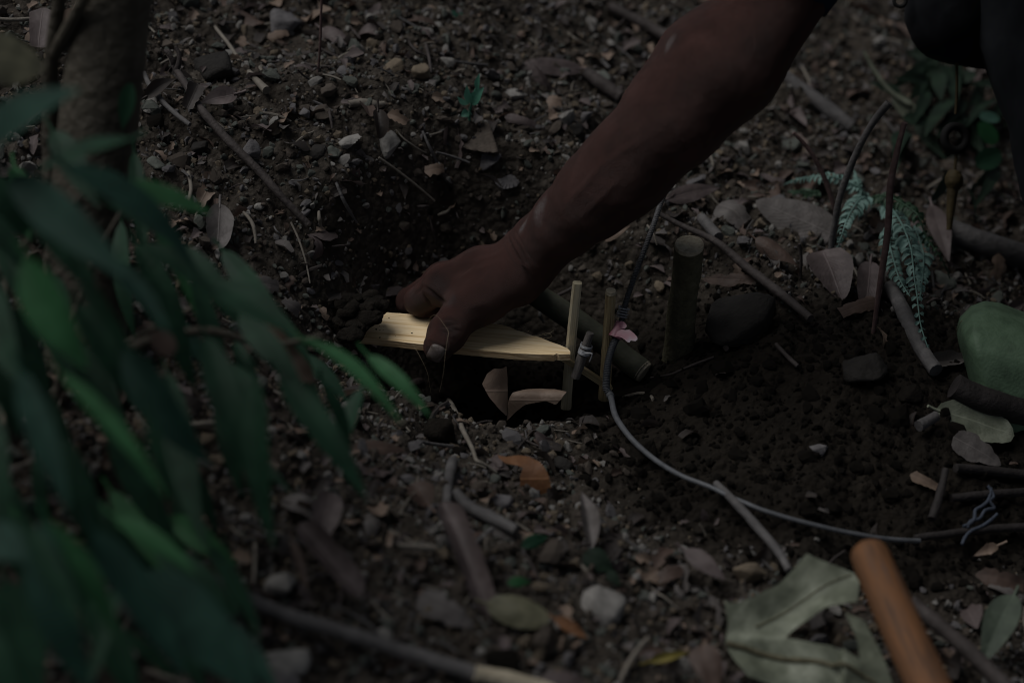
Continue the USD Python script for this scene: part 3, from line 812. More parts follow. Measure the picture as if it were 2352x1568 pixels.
HEM = ELB + 0.20 * (SHO - ELB)
person.part("shirt", garment([(HIP + 0.15 * (CHEST - HIP), CHEST, .13, .135, .03), (SHO, LS, .058, .058, .05), (CHEST, NECK, .08, .06, .03), (SHO, HEM, .056, .030, .02), (LS, LE, .056, .052, .02)], .008,
            lambda p: np.maximum((p - NECK) @ unit(NECK - CHEST) - .012, -((p - HEM) @ unit(SHO - ELB)) * np.where((p - CHEST) @ rdir > .1, 1, 0) - np.where((p - CHEST) @ rdir > .1, 0, .01))), "navy_cloth", "dark navy short-sleeved shirt")
person.part("trousers", garment([(HIP - fdir * .01, HIP + fdir * .03, .13, .13, .03), (RH, RK, .09, .068, .03), (RK, RA + np.array([0, 0, .03]), .066, .056, .02), (LH, LK, .09, .068, .03), (LK, LA + np.array([0, 0, .03]), .066, .056, .02)], .006, None, seed=3, folds=.011), "trouser_cloth", "dark trousers")
for n_ in (RA, LA):
    person.part("shoe", garment([(n_ + np.array([0, 0, -.042]) - FOOT * .03, n_ + FOOT * .15 + np.array([0, 0, -.05]), .034, .026, .02), (n_ + np.array([0, 0, -.03]), n_ + np.array([0, 0, .0]), .036, .04, .02)], .006, None, seed=4, folds=.001), "shoe")
hv, hf = (lambda m: (np.array(m.vertices), np.array(m.faces)))(trimesh.creation.icosphere(subdivisions=4))
hv = hv * [.098, .098, .09]; hv = hv * (1 + .05 * (meshkit.fbm(hv * 90, 3, 5) - .5))[:, None]
keep = ~((hv @ fdir > .045) & (hv[:, 2] < .035)) & (hv[:, 2] > -.03)
hf = hf[keep[hf].all(1)]; uq, iv = np.unique(hf, return_inverse=True); hv, hf = hv[uq], iv.reshape(-1, 3)
person.part("hair", (hv + HEAD + np.array([0, 0, .045]) - fdir * .008, hf), "hair")
for sg in (-1, 1):
    e = trimesh.creation.icosphere(subdivisions=2, radius=.012)
    person.part("eye", (np.array(e.vertices) + HEAD + fdir * .079 + rdir * sg * .032 + np.array([0, 0, .018]), np.array(e.faces)), "eye")
# thumbnail: rounded plate lying on the thumb
e1, e2 = np.array([-0.37, 0.93]), np.array([0.93, 0.37])
ss, tt = np.meshgrid(np.linspace(-1, 1, 17), np.linspace(-1, 1, 15), indexing="ij")
hh = np.where(ss < 0, 17, 20); rr = np.clip(1 - np.abs(ss) ** 6 * 0.12, 0, 1)
pu = 1001 + e1[0] * ss * 20 + e2[0] * tt * 18.5 * rr; pv = 811 + e1[1] * ss * 20 + e2[1] * tt * 18.5 * rr
pv = pv + np.where(ss > 0, -np.abs(tt) ** 3 * 5 * ss, -np.abs(tt) ** 3 * 4 * ss)
NV = arm_hits(pu.ravel(), pv.ravel())
NN = arm.grad(NV)
edge = np.maximum(np.abs(ss), np.abs(tt)).ravel()
NV = NV + NN * (0.0013 * (1 - edge ** 6) - 0.0002)[:, None]
i, j = np.meshgrid(np.arange(16), np.arange(14), indexing="ij"); o = (i * 15 + j).ravel()
NF = tri(np.stack([o, o + 15, o + 16, o + 1], 1))
if np.cross(NV[NF[0, 1]] - NV[NF[0, 0]], NV[NF[0, 2]] - NV[NF[0, 0]]) @ NN[0] < 0:
    NF = NF[:, ::-1]
person.part("thumbnail", (NV, NF), "nail", "pale dirty thumbnail", parent=body)

# dark bag that hangs from the person over the frame's top right, with a ring and a brass pull
bag = Thing("bag", "black cloth bag hanging in front of the crouching person at top right", "bag", P(2190, 120, .06))
bg = Field()
bp = [P(2200, 20, .06), P(2290, 60, .09), P(2230, -200, .05), P(2380, -180, .10)]
bg.limb(bp[0], bp[1], .030, .026, .02); bg.limb(bp[0], bp[2], .030, .04, .02); bg.limb(bp[2], bp[3], .04, .04, .02); bg.limb(bp[1], bp[3], .026, .04, .02)
bv, bf = bg.mesh(.005)
bv = bv + bg.grad(bv, .002) * (.006 * (meshkit.fbm(bv / .04, 3, 8) - .5) * 2)[:, None]
bag.part("pouch", (bv, bf), "dark_cloth")
bag.part("strap", tube([P(2250, -220, .05), P(2300, -600, .05), SHO + [0.02, -.03, .06]], [.012] * 3, 30, 8, flat=.25), "dark_cloth")
th = np.linspace(0, 2 * np.pi, 40)
bag.part("ring", tube(np.array([P(2067, 2, .04) + S(14) * (math.cos(t) * RT + math.sin(t) * UP) for t in th]), [.0013] * 3, 40, 8, caps=False), "black_plastic", "small black ring")
bag.part("cord", tube([P(2067, -14, .04), P(2075, -70, .045), P(2150, -140, .05)], [.0012] * 2, 14, 6), "black_plastic")
key = Thing("key_ring", "black key ring with a brass pull dangling under the black bag", "key ring", P(2190, 360, .06))
key.part("cord", tube([P(2196, 110, .06), P(2198, 190, .06), P(2195, 262, .06)], [.0011] * 2, 14, 6), "brass")
key.part("ring", tube(np.array([P(2194, 318, .06) + S(29) * (math.cos(t) * unit(RT + .3 * FW) + math.sin(t) * UP) for t in th]), [.0030] * 3, 40, 8, caps=False), "black_plastic")
key.part("link", tube([P(2197, 345, .06), P(2193, 395, .06)], [.0011] * 2, 8, 6), "brass")
key.part("collar", tube([P(2194, 392, .06), P(2192, 402, .06), P(2191, 425, .06), P(2190, 436, .06)], [.0040, .0062, .0062, .0040], 14, 12), "brass")
key.part("pin", tube([P(2189, 432, .06), P(2184, 480, .06), P(2180, 528, .06)], [.0040, .0030, .0018], 14, 10), "brass", "amber tapered pin")

# ------------------------------------------------------------ the split board held by the hand
ZP = 0.020


def onz(u, v, z=ZP):
    r = ray(u, v)
    return CAM + ((z - CAM[2]) / r[..., 2])[..., None] * r


out = [(824, 774), (832, 768), (829, 757), (842, 750), (846, 738), (858, 733), (868, 722), (886, 717), (935, 721), (985, 727), (1040, 733), (1100, 740), (1150, 745), (1172, 751), (1188, 758), (1205, 763), (1222, 770), (1240, 775), (1262, 784), (1285, 792), (1304, 800), (1310, 806), (1310, 813), (1296, 813), (1284, 814), (1277, 812), (1272, 815), (1225, 813), (1180, 811), (1130, 807), (1068, 801), (1020, 797), (980, 792), (930, 786), (880, 780), (850, 776)]
out = np.array(out, float)
pp = np.array([onz(u, v) for u, v in out])
fine = []
for a, b in zip(pp, np.roll(pp, -1, 0)):
    m = max(1, int(np.linalg.norm(b - a) / .004))
    for k in range(m):
        fine.append(a + (b - a) * k / m)
pp = np.array(fine)
pp[:, :2] += (meshkit.noise(pp / .003 + 7, 3)[:, None] - .5) * .0009
L0 = pp[:, :2].mean(0); xa = unit(onz(1272, 815) - onz(830, 775)); ang = math.atan2(xa[1], xa[0])
R2 = np.array([[math.cos(ang), math.sin(ang)], [-math.sin(ang), math.cos(ang)]])
loc = (pp[:, :2] - L0) @ R2.T
import shapely
TH_ = 0.0046
ply = shapely.Polygon(loc).buffer(0)
brd = trimesh.creation.extrude_polygon(ply, TH_, engine="earcut")
bx = UsdGeom.Xform.Define(stage, "/World/" + numbered("/World", "wooden_board"))
bx.AddTranslateOp().Set(Gf.Vec3d(float(L0[0]), float(L0[1]), ZP - TH_)); bx.AddRotateZOp().Set(math.degrees(ang))
tag(bx.GetPrim(), "pale split wooden board with a slanted end held under the thumb", "board")
BPATH = str(bx.GetPath())
tv, tf = np.array(brd.vertices), np.array(brd.faces)
fn = brd.face_normals
sub_ = lambda v, f: (lambda r: (v[r[0]], r[1].reshape(-1, 3)))(np.unique(f, return_inverse=True))
flat_ = np.abs(fn[:, 2]) > .9
usdkit.mesh(stage, BPATH + "/face", tuple(x for x in sub_(tv, tf[flat_])), "/World/Looks/plank_wood", smooth=False)
usdkit.mesh(stage, BPATH + "/edge", tuple(x for x in sub_(tv, tf[~flat_])), "/World/Looks/plank_edge", smooth=False)
back = lambda p: (np.c_[(np.asarray(p)[:, :2] - L0) @ R2.T, np.asarray(p)[:, 2] - (ZP - TH_)])
for pts in ([P(947, 789, -.047), P(970, 829, -.052), P(984, 866, -.05), P(990, 902, -.04)], [P(980, 748, -.03), P(1014, 737, -.068), P(1030, 768, -.078), P(1020, 842, -.08), P(1009, 900, -.07)],
            [onz(1070, 772, ZP + .0015), onz(1150, 773, ZP + .001), onz(1234, 771, ZP + .004), onz(1262, 766, ZP + .009), onz(1268, 772, ZP + .009), onz(1256, 777, ZP + .006), onz(1230, 771, ZP + .004)],
            [onz(1250, 770, ZP + .008), onz(1262, 765, ZP + .011), onz(1272, 758, ZP + .012)], [P(1172, 818, -.05), P(1188, 821, -.055), P(1199, 826, -.058)], [onz(1195, 748, ZP + .002), onz(1210, 742, ZP + .008), onz(1222, 738, ZP + .01)],
            [onz(1178, 752, ZP), onz(1195, 755, ZP + .004), onz(1205, 750, ZP + .008)], [P(1205, 767, -.03), P(1213, 762, -.034), P(1216, 756, -.036)]):
    v, f, uv = tube(back(pts), [.00007, .00007, .00005], 40, 5)
    pth = BPATH + "/" + numbered(BPATH, "fibre")
    usdkit.mesh(stage, pth, (v, tri(f)), "/World/Looks/fibre", smooth=True)
# crumbs of soil lying on the board and the lump of soil that covers its left end
cr = []
for k in range(26):
    u, v = 832 + RNG.gamma(1.1, 26), RNG.uniform(722, 782)
    if not shapely.contains_xy(shapely.Polygon(out).buffer(-3), u, v):
        continue
    z = float(np.clip(RNG.lognormal(math.log(.0006), .6), .0003, .0022))
    cr.append(stone(onz(np.float64(u), np.float64(v), ZP + z * .3), (z * 1.5, z * 1.2, z), 900 + k, angular=.3, sub=1))
put("soil_crumbs", join(cr), "soil_clod", "tiny dark soil crumbs scattered on the pale board", "soil", kind="stuff")
lump = []
for k in range(150):
    u, v = RNG.uniform(784, 872), RNG.uniform(684, 780)
    if v > 706 + 1.05 * (886 - u) * .95 + RNG.normal() * 4 or v < 690 + .2 * (u - 800) - 20:
        continue
    z = float(np.clip(RNG.lognormal(math.log(.0052), .55), .0014, .0105))
    lump.append(stone(P(u, v, -.034 - .020 * (v - 700) / 75 + RNG.normal() * .003), (z * 1.5, z * 1.3, z), 950 + k, rot=.4 * k, angular=.25, sub=2))
put("soil_lump", join(lump), "soil_clod", "dark crumbly soil pressed over the board's left end", "soil lump")

# ------------------------------------------------------------ stakes, sticks, pole, stump round the hole
st = Thing("stake", "taller square wooden stake standing behind the tip of the board", "stake", P(1300, 910, -.014))
st.part("shaft", tube([P(1300, 935, -.010), P(1308, 830, -.034), P(1326, 649, -.066)], [.0034, .0031, .0029], 40, 12, squircle=True, rough=.05, flat=.8), "stake_wood_pale", smooth=40)
st = Thing("stake", "shorter round-edged brown wooden stake beside the pink tape", "stake", P(1389, 905, -.012))
st.part("shaft", tube([P(1388, 915, -.010), P(1395, 800, -.030), P(1403, 671, -.058)], [.0040, .0035, .0033], 40, 11, rough=.10), "stake_wood", smooth=40)
st.part("top", tube([P(1403, 673, -.058), P(1403.3, 667, -.0592)], [.0035, .0031], 4, 10, rough=.1), "cut_wood", "pale rough cut top")
bs = Thing("bound_stick", "short grey stick bound with wire between the two stakes", "stick", P(1322, 866, -.040))
bs.part("shaft", tube([P(1321, 867, -.040), P(1338, 815, -.046), P(1356, 764, -.052)], [.0030, .0033, .0024], 20, 9, rough=.10), "weathered_wood")
for w, (u0, v0) in enumerate([(1346, 797), (1342.5, 807), (1341, 812)]):
    c = P(u0, v0, -.0475); ax = unit(P(1356, 764, -.052) - P(1321, 867, -.040)); a1 = unit(np.cross(ax, FW)); a2 = np.cross(ax, a1)
    bs.part("wire_binding", tube(np.array([c + .0036 * (math.cos(t) * a1 + math.sin(t) * a2) + ax * .0016 * t / 12.6 for t in np.linspace(0, 12.6, 50)]), [.0005] * 2, 60, 6), "bare_wire")
bs.part("wire_end", tube([P(1343, 812, -.052), P(1360, 812, -.054), P(1354, 830, -.05)], [.00045] * 2, 14, 6), "bare_wire")
cpz = Thing("cross_stick", "flat split stick lying slanted under the board tip", "stick", P(1400, 892, -.018))
cpz.part("shaft", tube([P(1278, 812, -.040), P(1340, 850, -.034), P(1402, 892, -.026)], [.0030] * 3, 20, 8, squircle=True, flat=.6, rough=.03), "stake_wood", smooth=40)
po = Thing("bamboo_pole", "greenish grey pole lying half buried behind the stakes", "pole", P(1480, 860, .0))
po.part("culm", tube([P(1190, 652, .022), P(1300, 722, .012), P(1400, 795, .004), P(1476, 853, -.002)], [.0074, .0080, .0084, .0078], 60, 18, rough=.07), "bamboo_skin")
po.part("cut_end", tube([P(1474, 851.5, -.002), P(1481, 857, -.0028)], [.0079, .0070], 4, 16, rough=.12), "cut_wood")
pb = Thing("cut_stump", "thick cut sapling stump standing behind the dug soil", "stump", P(1562, 810, -.0))
pb.part("bark", tube([P(1556, 850, .012), P(1562, 760, -.010), P(1572, 660, -.035), P(1583, 566, -.058)], [.0118, .0098, .0090, .0092], 70, 24, rough=.16), "stump_bark")
pb.part("cut_top", tube([P(1583, 568, -.0582), P(1583.6, 560, -.0600)], [.0090, .0088], 5, 22, rough=.14), "cut_wood", "pale sawn top")

# ------------------------------------------------------------ cable with pink tape
cb = Thing("cable", "grey steel cable curving from the stakes across the dug soil", "cable", G(1640, 1120, .004))
lo_ = [(1400, 905), (1412, 950), (1440, 995), (1500, 1052), (1565, 1092), (1640, 1122), (1700, 1150), (1760, 1174), (1850, 1200), (1930, 1219), (2000, 1232), (2060, 1239), (2112, 1241)]
lod = np.minimum(np.polyval(np.polyfit(np.arange(len(lo_)), hits(*np.array(lo_, float).T), 3), np.arange(len(lo_))) - .018, 9)
lod[0] = D - .038; lod[1] = .5 * (lod[0] + lod[2])
lowp = [CAM + dq * ray(u, v) for dq, (u, v) in zip(lod, lo_)]
low = [P(1420, 770, -.036), P(1405, 800, -.040), P(1394, 850, -.040), P(1392, 890, -.038)] + list(lowp)
cb.part("sheath", tube(low, [.0021, .0019, .0015, .0014, .0014], 150, 10), "cable_sheath")
rid = []
cpath = smooth_path(low, 300)
for k in range(2, 44):
    c = cpath[k]; t = unit(cpath[k + 1] - cpath[k - 1]); a1 = unit(np.cross(t, FW)); a2 = np.cross(t, a1)
    rid.append(tube(np.array([c + .00215 * (math.cos(q) * a1 + math.sin(q) * a2) + t * .0005 * q / 6.3 for q in np.linspace(0, 6.3, 14)]), [.00035] * 2, 14, 5, caps=False))
cb.part("ridges", join(rid), "cable_sheath", kind="stuff")
up_ = [P(1424, 760, -.036), P(1432, 715, -.038), P(1452, 650, -.040), P(1478, 580, -.036), P(1500, 520, -.028), P(1522, 455, -.012), P(1545, 400, .01)]
uc = smooth_path(up_, 260)
for s0 in range(3):
    pts = []
    for k in range(1, 259):
        t = unit(uc[k + 1] - uc[k - 1]); a1 = unit(np.cross(t, FW)); a2 = np.cross(t, a1); q = k * .55 + s0 * 2.094
        pts.append(uc[k] + .0009 * (math.cos(q) * a1 + math.sin(q) * a2))
    cb.part("strand", tube(pts, [.0010] * 2, 257, 7), "cable_strand")
for k in range(4):
    c = P(1428 + k * 1.6, 728 - k * 6, -.0375); t = unit(P(1434, 705, -.038) - P(1424, 745, -.037)); a1 = unit(np.cross(t, FW)); a2 = np.cross(t, a1)
    cb.part("wire_wrap", tube(np.array([c + (.0030 + .0004 * (k % 2)) * (math.cos(q) * a1 + math.sin(q) * a2) + t * .0012 * q / 6.3 for q in np.linspace(0, 6.6, 24)]), [.00055] * 2, 24, 6), "bare_wire")
tp = Thing("pink_tape", "torn pink and white tape tied round the cable", "tape", P(1418, 785, -.04))
k1 = tube([P(1412, 775, -.040), P(1420, 757, -.040), P(1427, 741, -.041)], [.0046, .0040, .0032], 18, 14, rough=.12)
tp.part("knot", k1, "pink_tape")
tp.part("fold", leaf(P(1424, 752, -.046), P(1432, 738, -.046), S(20), -FW + .4 * RT, "oval", curl=.5, seed=3, n=8, k=7), "pink_tape")
tpx = [(1412, 772), (1419, 760), (1428, 756), (1436, 758), (1446, 757), (1456, 765), (1464, 774), (1465, 780), (1460, 784), (1455, 783), (1449, 782), (1446, 787), (1440, 785), (1434, 779), (1427, 775), (1420, 773)]
tp.part("flap", poly_leaf(tpx, (1436, 772, -.047), -FW + .25 * UP - .3 * RT, crumple=.0016, seed=2, step=2.5), "pink_tape", "pale torn end")

# ------------------------------------------------------------ hammer handle, large folded leaf, other foreground pieces
hd = Thing("hammer", "orange brown wooden tool handle slanting at the bottom right corner", "hammer", G(2160, 1640, .05))
hpts = [P(1986, 1246, -.262), P(2010, 1302, -.270), P(2075, 1450, -.292), P(2150, 1610, -.32), P(2240, 1800, -.36)]
hp = smooth_path(hpts, 60)
hr = np.interp(np.linspace(0, 1, 60), [0, .012, .03, .06, .3, 1], [.004, .0078, .0098, .0106, .0112, .0120])
hd.part("handle", tube(hpts, hr, 60, 22, flat=.92, rough=.012), "handle_wood")
hm = unit(hpts[-1] - hpts[-2]); hc = hpts[-1] + hm * .01; hx = unit(np.cross(hm, [0, 0, 1]))
hd.part("head", tube([hc - hx * .055, hc - hx * .02, hc + hx * .03, hc + hx * .06], [.013, .014, .014, .010], 20, 16), "cable_strand")

sl = lambda q, a, b: ((q[:, 0] - a[0]) * (b[1] - a[1]) - (q[:, 1] - a[1]) * (b[0] - a[0])) / math.hypot(b[0] - a[0], b[1] - a[1])


def big_bend(q):
    d1 = sl(q, (1700, 1462), (1965, 1316)); d2 = sl(q, (1668, 1482), (2040, 1575))
    up = q[:, 1] < 1462 - .28 * (q[:, 0] - 1801) * (q[:, 0] < 1801)
    d = np.where(q[:, 1] < 1470 - .05 * (q[:, 0] - 1700), d1, d2)
    d = np.where((q[:, 0] > 1930) & (q[:, 1] > 1415), 80, d)
    return .008 * (1 - np.exp(-(d / 55) ** 2)) + .003 * np.sin(q[:, 0] / 37.0) - .014 * sstep(1530, 1640, q[:, 1])


(blade, rb) = poly_leaf([(1661, 1395), (1676, 1400), (1722, 1386), (1790, 1345), (1822, 1312), (1851, 1284), (1866, 1292), (1905, 1304), (1961, 1317), (1974, 1340), (1966, 1396), (1930, 1404), (1888, 1411), (1850, 1432), (1822, 1450), (1803, 1463),
     (1850, 1478), (1910, 1497), (1972, 1524), (1966, 1486), (1952, 1455), (1937, 1427), (1985, 1440), (2020, 1500), (2060, 1590), (2080, 1640), (1900, 1640), (1800, 1610), (1772, 1572), (1741, 1566), (1716, 1562), (1690, 1530), (1665, 1484), (1672, 1440)],
     (1800, 1440), unit(np.array([-.05, -.42, .9])), lift=.035, crumple=.0035, bend=big_bend, seed=4, step=7,
     ribs=[([(1668, 1482), (1780, 1503), (1900, 1530), (2011, 1568)], [.0017, .0015, .0010]), ([(1735, 1440), (1800, 1402), (1880, 1355), (1955, 1322)], [.0005, .0005, .0003])])
bigl = Thing("fallen_leaf", "large dry sage green leaf folded beside the tool handle", "leaf", G(1800, 1440))
bigl.part("blade", blade, "sage_leaf")
for m_, mt_ in zip(rb, ("stump_bark", "khaki_leaf")):
    bigl.part("midrib", m_, mt_)

# ------------------------------------------------------------ where a pixel lies, in words (for the labels of the small things)
MARKS = [(250, 150, "the tree trunk"), (500, 152, "the flat dark stone"), (560, 350, "the long forked twig"), (545, 130, "the pale dry stalk"), (645, 52, "the grey slab stone"), (760, 88, "the curled mauve leaf"),
         (930, 160, "the ochre pebbles"), (1080, 220, "the green seedling"), (1268, 150, "the smooth oval leaf"), (840, 240, "the bone-like stick"), (872, 300, "the dark curled leaf"), (1104, 318, "the broad brown stone"),
         (1055, 40, "the tiny sprout"), (500, 520, "the hanging grey leaf"), (930, 410, "the thin straw stalk"), (1330, 280, "the forearm"), (1500, 120, "the elbow"), (1870, 220, "the thick grey branch"), (2060, 230, "the arching blade"),
         (2190, 250, "the dangling key ring"), (1980, 350, "the pale tipped stem"), (1830, 500, "the large grey leaf"), (1690, 490, "the crumpled grey leaf"), (1900, 415, "the fern's crown"), (2100, 650, "the fern's largest frond"),
         (2280, 570, "the bluish grey branch"), (2270, 780, "the broad green leaf"), (1700, 640, "the torn reddish leaf"), (1715, 720, "the large dark stone"), (1580, 680, "the cut stump"), (1360, 740, "the two stakes"), (1435, 770, "the pink tape"),
         (1070, 790, "the board"), (860, 735, "the board's left end"), (1200, 920, "the two tan leaves"), (1085, 1020, "the pale bent twig"), (1205, 1105, "the bent orange leaf"), (1115, 1180, "the bent grey twig"), (1340, 1190, "the upright lavender leaf"),
         (1060, 1290, "the twisted mauve strip"), (1190, 1405, "the yellow green leaf"), (1374, 1388, "the large pale stone"), (1310, 1440, "the rust leaf"), (1620, 1295, "the mauve pointed leaf"), (1722, 1312, "the ochre stone"),
         (1460, 1020, "the cable's bend"), (1720, 1200, "the stick over the cable"), (1900, 1210, "the cable's far end"), (1985, 850, "the sunken brown stone"), (2240, 1030, "the veined grey leaf"), (2250, 1110, "the level sticks"),
         (2250, 1180, "the blue string"), (2040, 1380, "the tool handle"), (1800, 1440, "the large sage leaf"), (2290, 1440, "the grey green blade"), (640, 1500, "the blurred pale stone"), (560, 1370, "the long grey stick"),
         (1160, 1555, "the peeled stick end"), (865, 1035, "the leaf below the board"), (640, 1080, "the shrub's leaf tips"), (760, 1280, "the blurred long leaf"), (668, 700, "the crumpled leaf scrap"), (400, 420, "the shrub's upper leaves"), (880, 1380, "the foreground litter's middle"),
         (1640, 1000, "the dug soil's middle"), (2250, 915, "the dark log end"), (1540, 1500, "the thin yellow edge"), (450, 1150, "the shrub"), (1700, 240, "the forearm's right side")]


SEEN = set()


def unique(stem, u, v):
    for k in range(4):
        lab = f"{stem} {zone(u, v, k)}"
        if lab not in SEEN and len(lab.split()) <= 16:
            break
    SEEN.add(lab)
    return lab


def zone(u, v, k=0):
    a, b, nm = sorted(MARKS, key=lambda m: (m[0] - u) ** 2 + (1.3 * (m[1] - v)) ** 2)[k]
    r = math.hypot(u - a, v - b)
    if r < 26:
        return "touching " + nm
    far_ = "just " if r < 75 else "" if r < 150 else "well "
    w = "right of" if abs(u - a) > abs(v - b) and u > a else "left of" if abs(u - a) > abs(v - b) else "below" if v > b else "above"
    return f"{far_}{w} {nm}"


def plain(u, v):
    return "on the upper slope" if v < 330 and u < 1560 else "behind the arm" if u >= 1560 and v < 780 else "on the left bank" if u < 980 and v < 980 else "round the hole" if v < 980 and u < 1560 else "on the dug soil" if u > 1350 and v < 1240 else "in the near foreground"


UPV = np.array([0, -0.35, 0.94])


def nmix(p, tilt=0.5, rnd=0.0):
    n = unit(gnormal(p) * (1 - tilt) + UPV * tilt + (RNG.normal(size=3) * rnd if rnd else 0))
    return n


# ------------------------------------------------------------ stones that stand out
# u, v, width, height (pixels), material, roundness, roll in the picture, label
ST = [
    (500, 152, 98, 62, "dark_stone", .7, -.45, "flat dark grey stone beside the forked brown twig"),
    (645, 52, 80, 52, "grey_stone", .7, .35, "grey slab stone above the pale stalk near the top"),
    (574, 346, 50, 56, "grey_stone", .8, .1, "upright pointed grey stone touching the long brown twig"),
    (381, 112, 44, 38, "brown_stone", .6, 0, "blocky brown stone between the trunk and the forked twig"),
    (345, 108, 34, 40, "green_grey_stone", .6, 0, "greenish stone half hidden by the tree trunk"),
    (405, 125, 36, 34, "brown_stone", .7, .3, "second brown stone under the top of the forked twig"),
    (905, 155, 44, 30, "ochre_stone", .3, .5, "rounded ochre pebble high on the slope"),
    (965, 166, 46, 34, "ochre_stone", .5, 0, "pale ochre pebble right of the rounded ochre one"),
    (808, 332, 54, 44, "pale_stone", .8, .2, "pale angular stone left of the curled dark leaf"),
    (766, 348, 38, 30, "green_grey_stone", .4, 0, "small greenish pebble beside a pale angular stone"),
    (1104, 318, 112, 60, "brown_stone", .6, -.1, "broad brown stone below the green seedling"),
    (1116, 365, 66, 34, "grey_stone", .7, .3, "long grey stone below the broad brown stone"),
    (1166, 405, 56, 44, "grey_stone", .8, .2, "angular grey stone uphill of the wrist"),
    (1320, 296, 40, 34, "dark_stone", .8, 0, "dark angular stone close to the forearm's left side"),
    (1340, 268, 42, 30, "grey_stone", .8, .4, "grey stone touching the forearm halfway up"),
    (1178, 216, 60, 20, "pale_stone", .6, .05, "flat pale stone right of the seedling"),
    (1722, 738, 186, 104, "dark_stone", .75, .12, "large smooth dark stone half buried behind the spoil"),
    (1985, 850, 96, 66, "dark_stone", .7, .2, "dark brown stone sunk in the dug soil at right"),
    (1374, 1388, 120, 86, "pale_stone", .6, .3, "large pale stone below the small dark green leaves"),
    (1722, 1312, 76, 66, "ochre_stone", .6, -.3, "pale ochre stone left of the large sage leaf"),
    (656, 1512, 108, 66, "pale_stone", .5, .1, "large blurred pale stone at the bottom edge"),
    (640, 1560, 90, 40, "grey_stone", .5, .0, "bluish grey stone at the bottom edge under the pale one"),
    (648, 1345, 84, 54, "pale_stone", .4, .3, "blurred oval pale stone above the long grey stick"),
    (1150, 1148, 52, 56, "grey_stone", .5, .5, "roundish grey stone right of the bent twig"),
    (1476, 1034, 60, 50, "soil_clod", .5, .2, "earthy stone stuck in the soil left of the cable"),
    (1010, 988, 80, 60, "soil_clod", .5, .2, "earthy brown stone at the hole's near edge"),
    (2090, 905, 60, 34, "soil_clod", .6, .3, "muddy stone at the right edge of the spoil"),
    (1338, 615, 22, 26, "brown_stone", .7, 0, "small light chip behind the taller stake"),
    (1362, 628, 16, 14, "brown_stone", .6, 0, "tiny pinkish chip between the stakes and the stump"),
    (700, 262, 26, 24, "grey_stone", .4, 0, "small round grey pebble above the pale bone-like stick"),
    (752, 205, 40, 34, "brown_stone", .5, 0, "brown stone on the slope below the curled brown leaf"),
    (1000, 385, 44, 28, "pale_stone", .6, .1, "pale flat chip on the slope above the straw stalk"),
    (620, 1080, 60, 50, "brown_stone", .5, 0, "blurred earthy stone behind the shrub's leaf tips"),
    (1000, 1165, 34, 26, "grey_stone", .6, 0, "small grey stone left of the curled grey strip"),
    (460, 335, 36, 30, "dark_stone", .5, 0, "dark pebble under the overhang beside the long twig"),
    (355, 378, 46, 30, "green_grey_stone", .4, .1, "greenish pebble low on the bank by the shrub"),
    (1880, 1030, 40, 34, "grey_stone", .6, 0, "grey stone in the litter at the spoil's right edge"),
    (1530, 820, 30, 26, "soil_clod", .5, 0, "brown pebble at the foot of the cut stump"),
    (1620, 800, 34, 28, "soil_clod", .6, 0, "muddy brown pebble in front of the large dark stone"),
]
for q, (u, v, w, h_, mt, ag, rot, lab) in enumerate(ST):
    c = G(u, v + h_ * .25)
    d = (c - CAM) @ FW
    N = unit(UPV + .25 * RNG.normal(size=3) * [1, .5, 1])
    ww, hh = S(w, d), S(h_, d)
    m = stone(c + np.array([0, 0, hh * .25]), (ww * 1.12, min(ww, hh * 1.5), hh * 1.05), 1500 + q, N=(math.sin(-rot) * .8, -.3, 1), rot=0.0, angular=1 - ag + .35 if ag < .5 else ag, sub=3)
    put("stone", m, mt, lab, "stone", smooth=35 if ag > .55 else True)

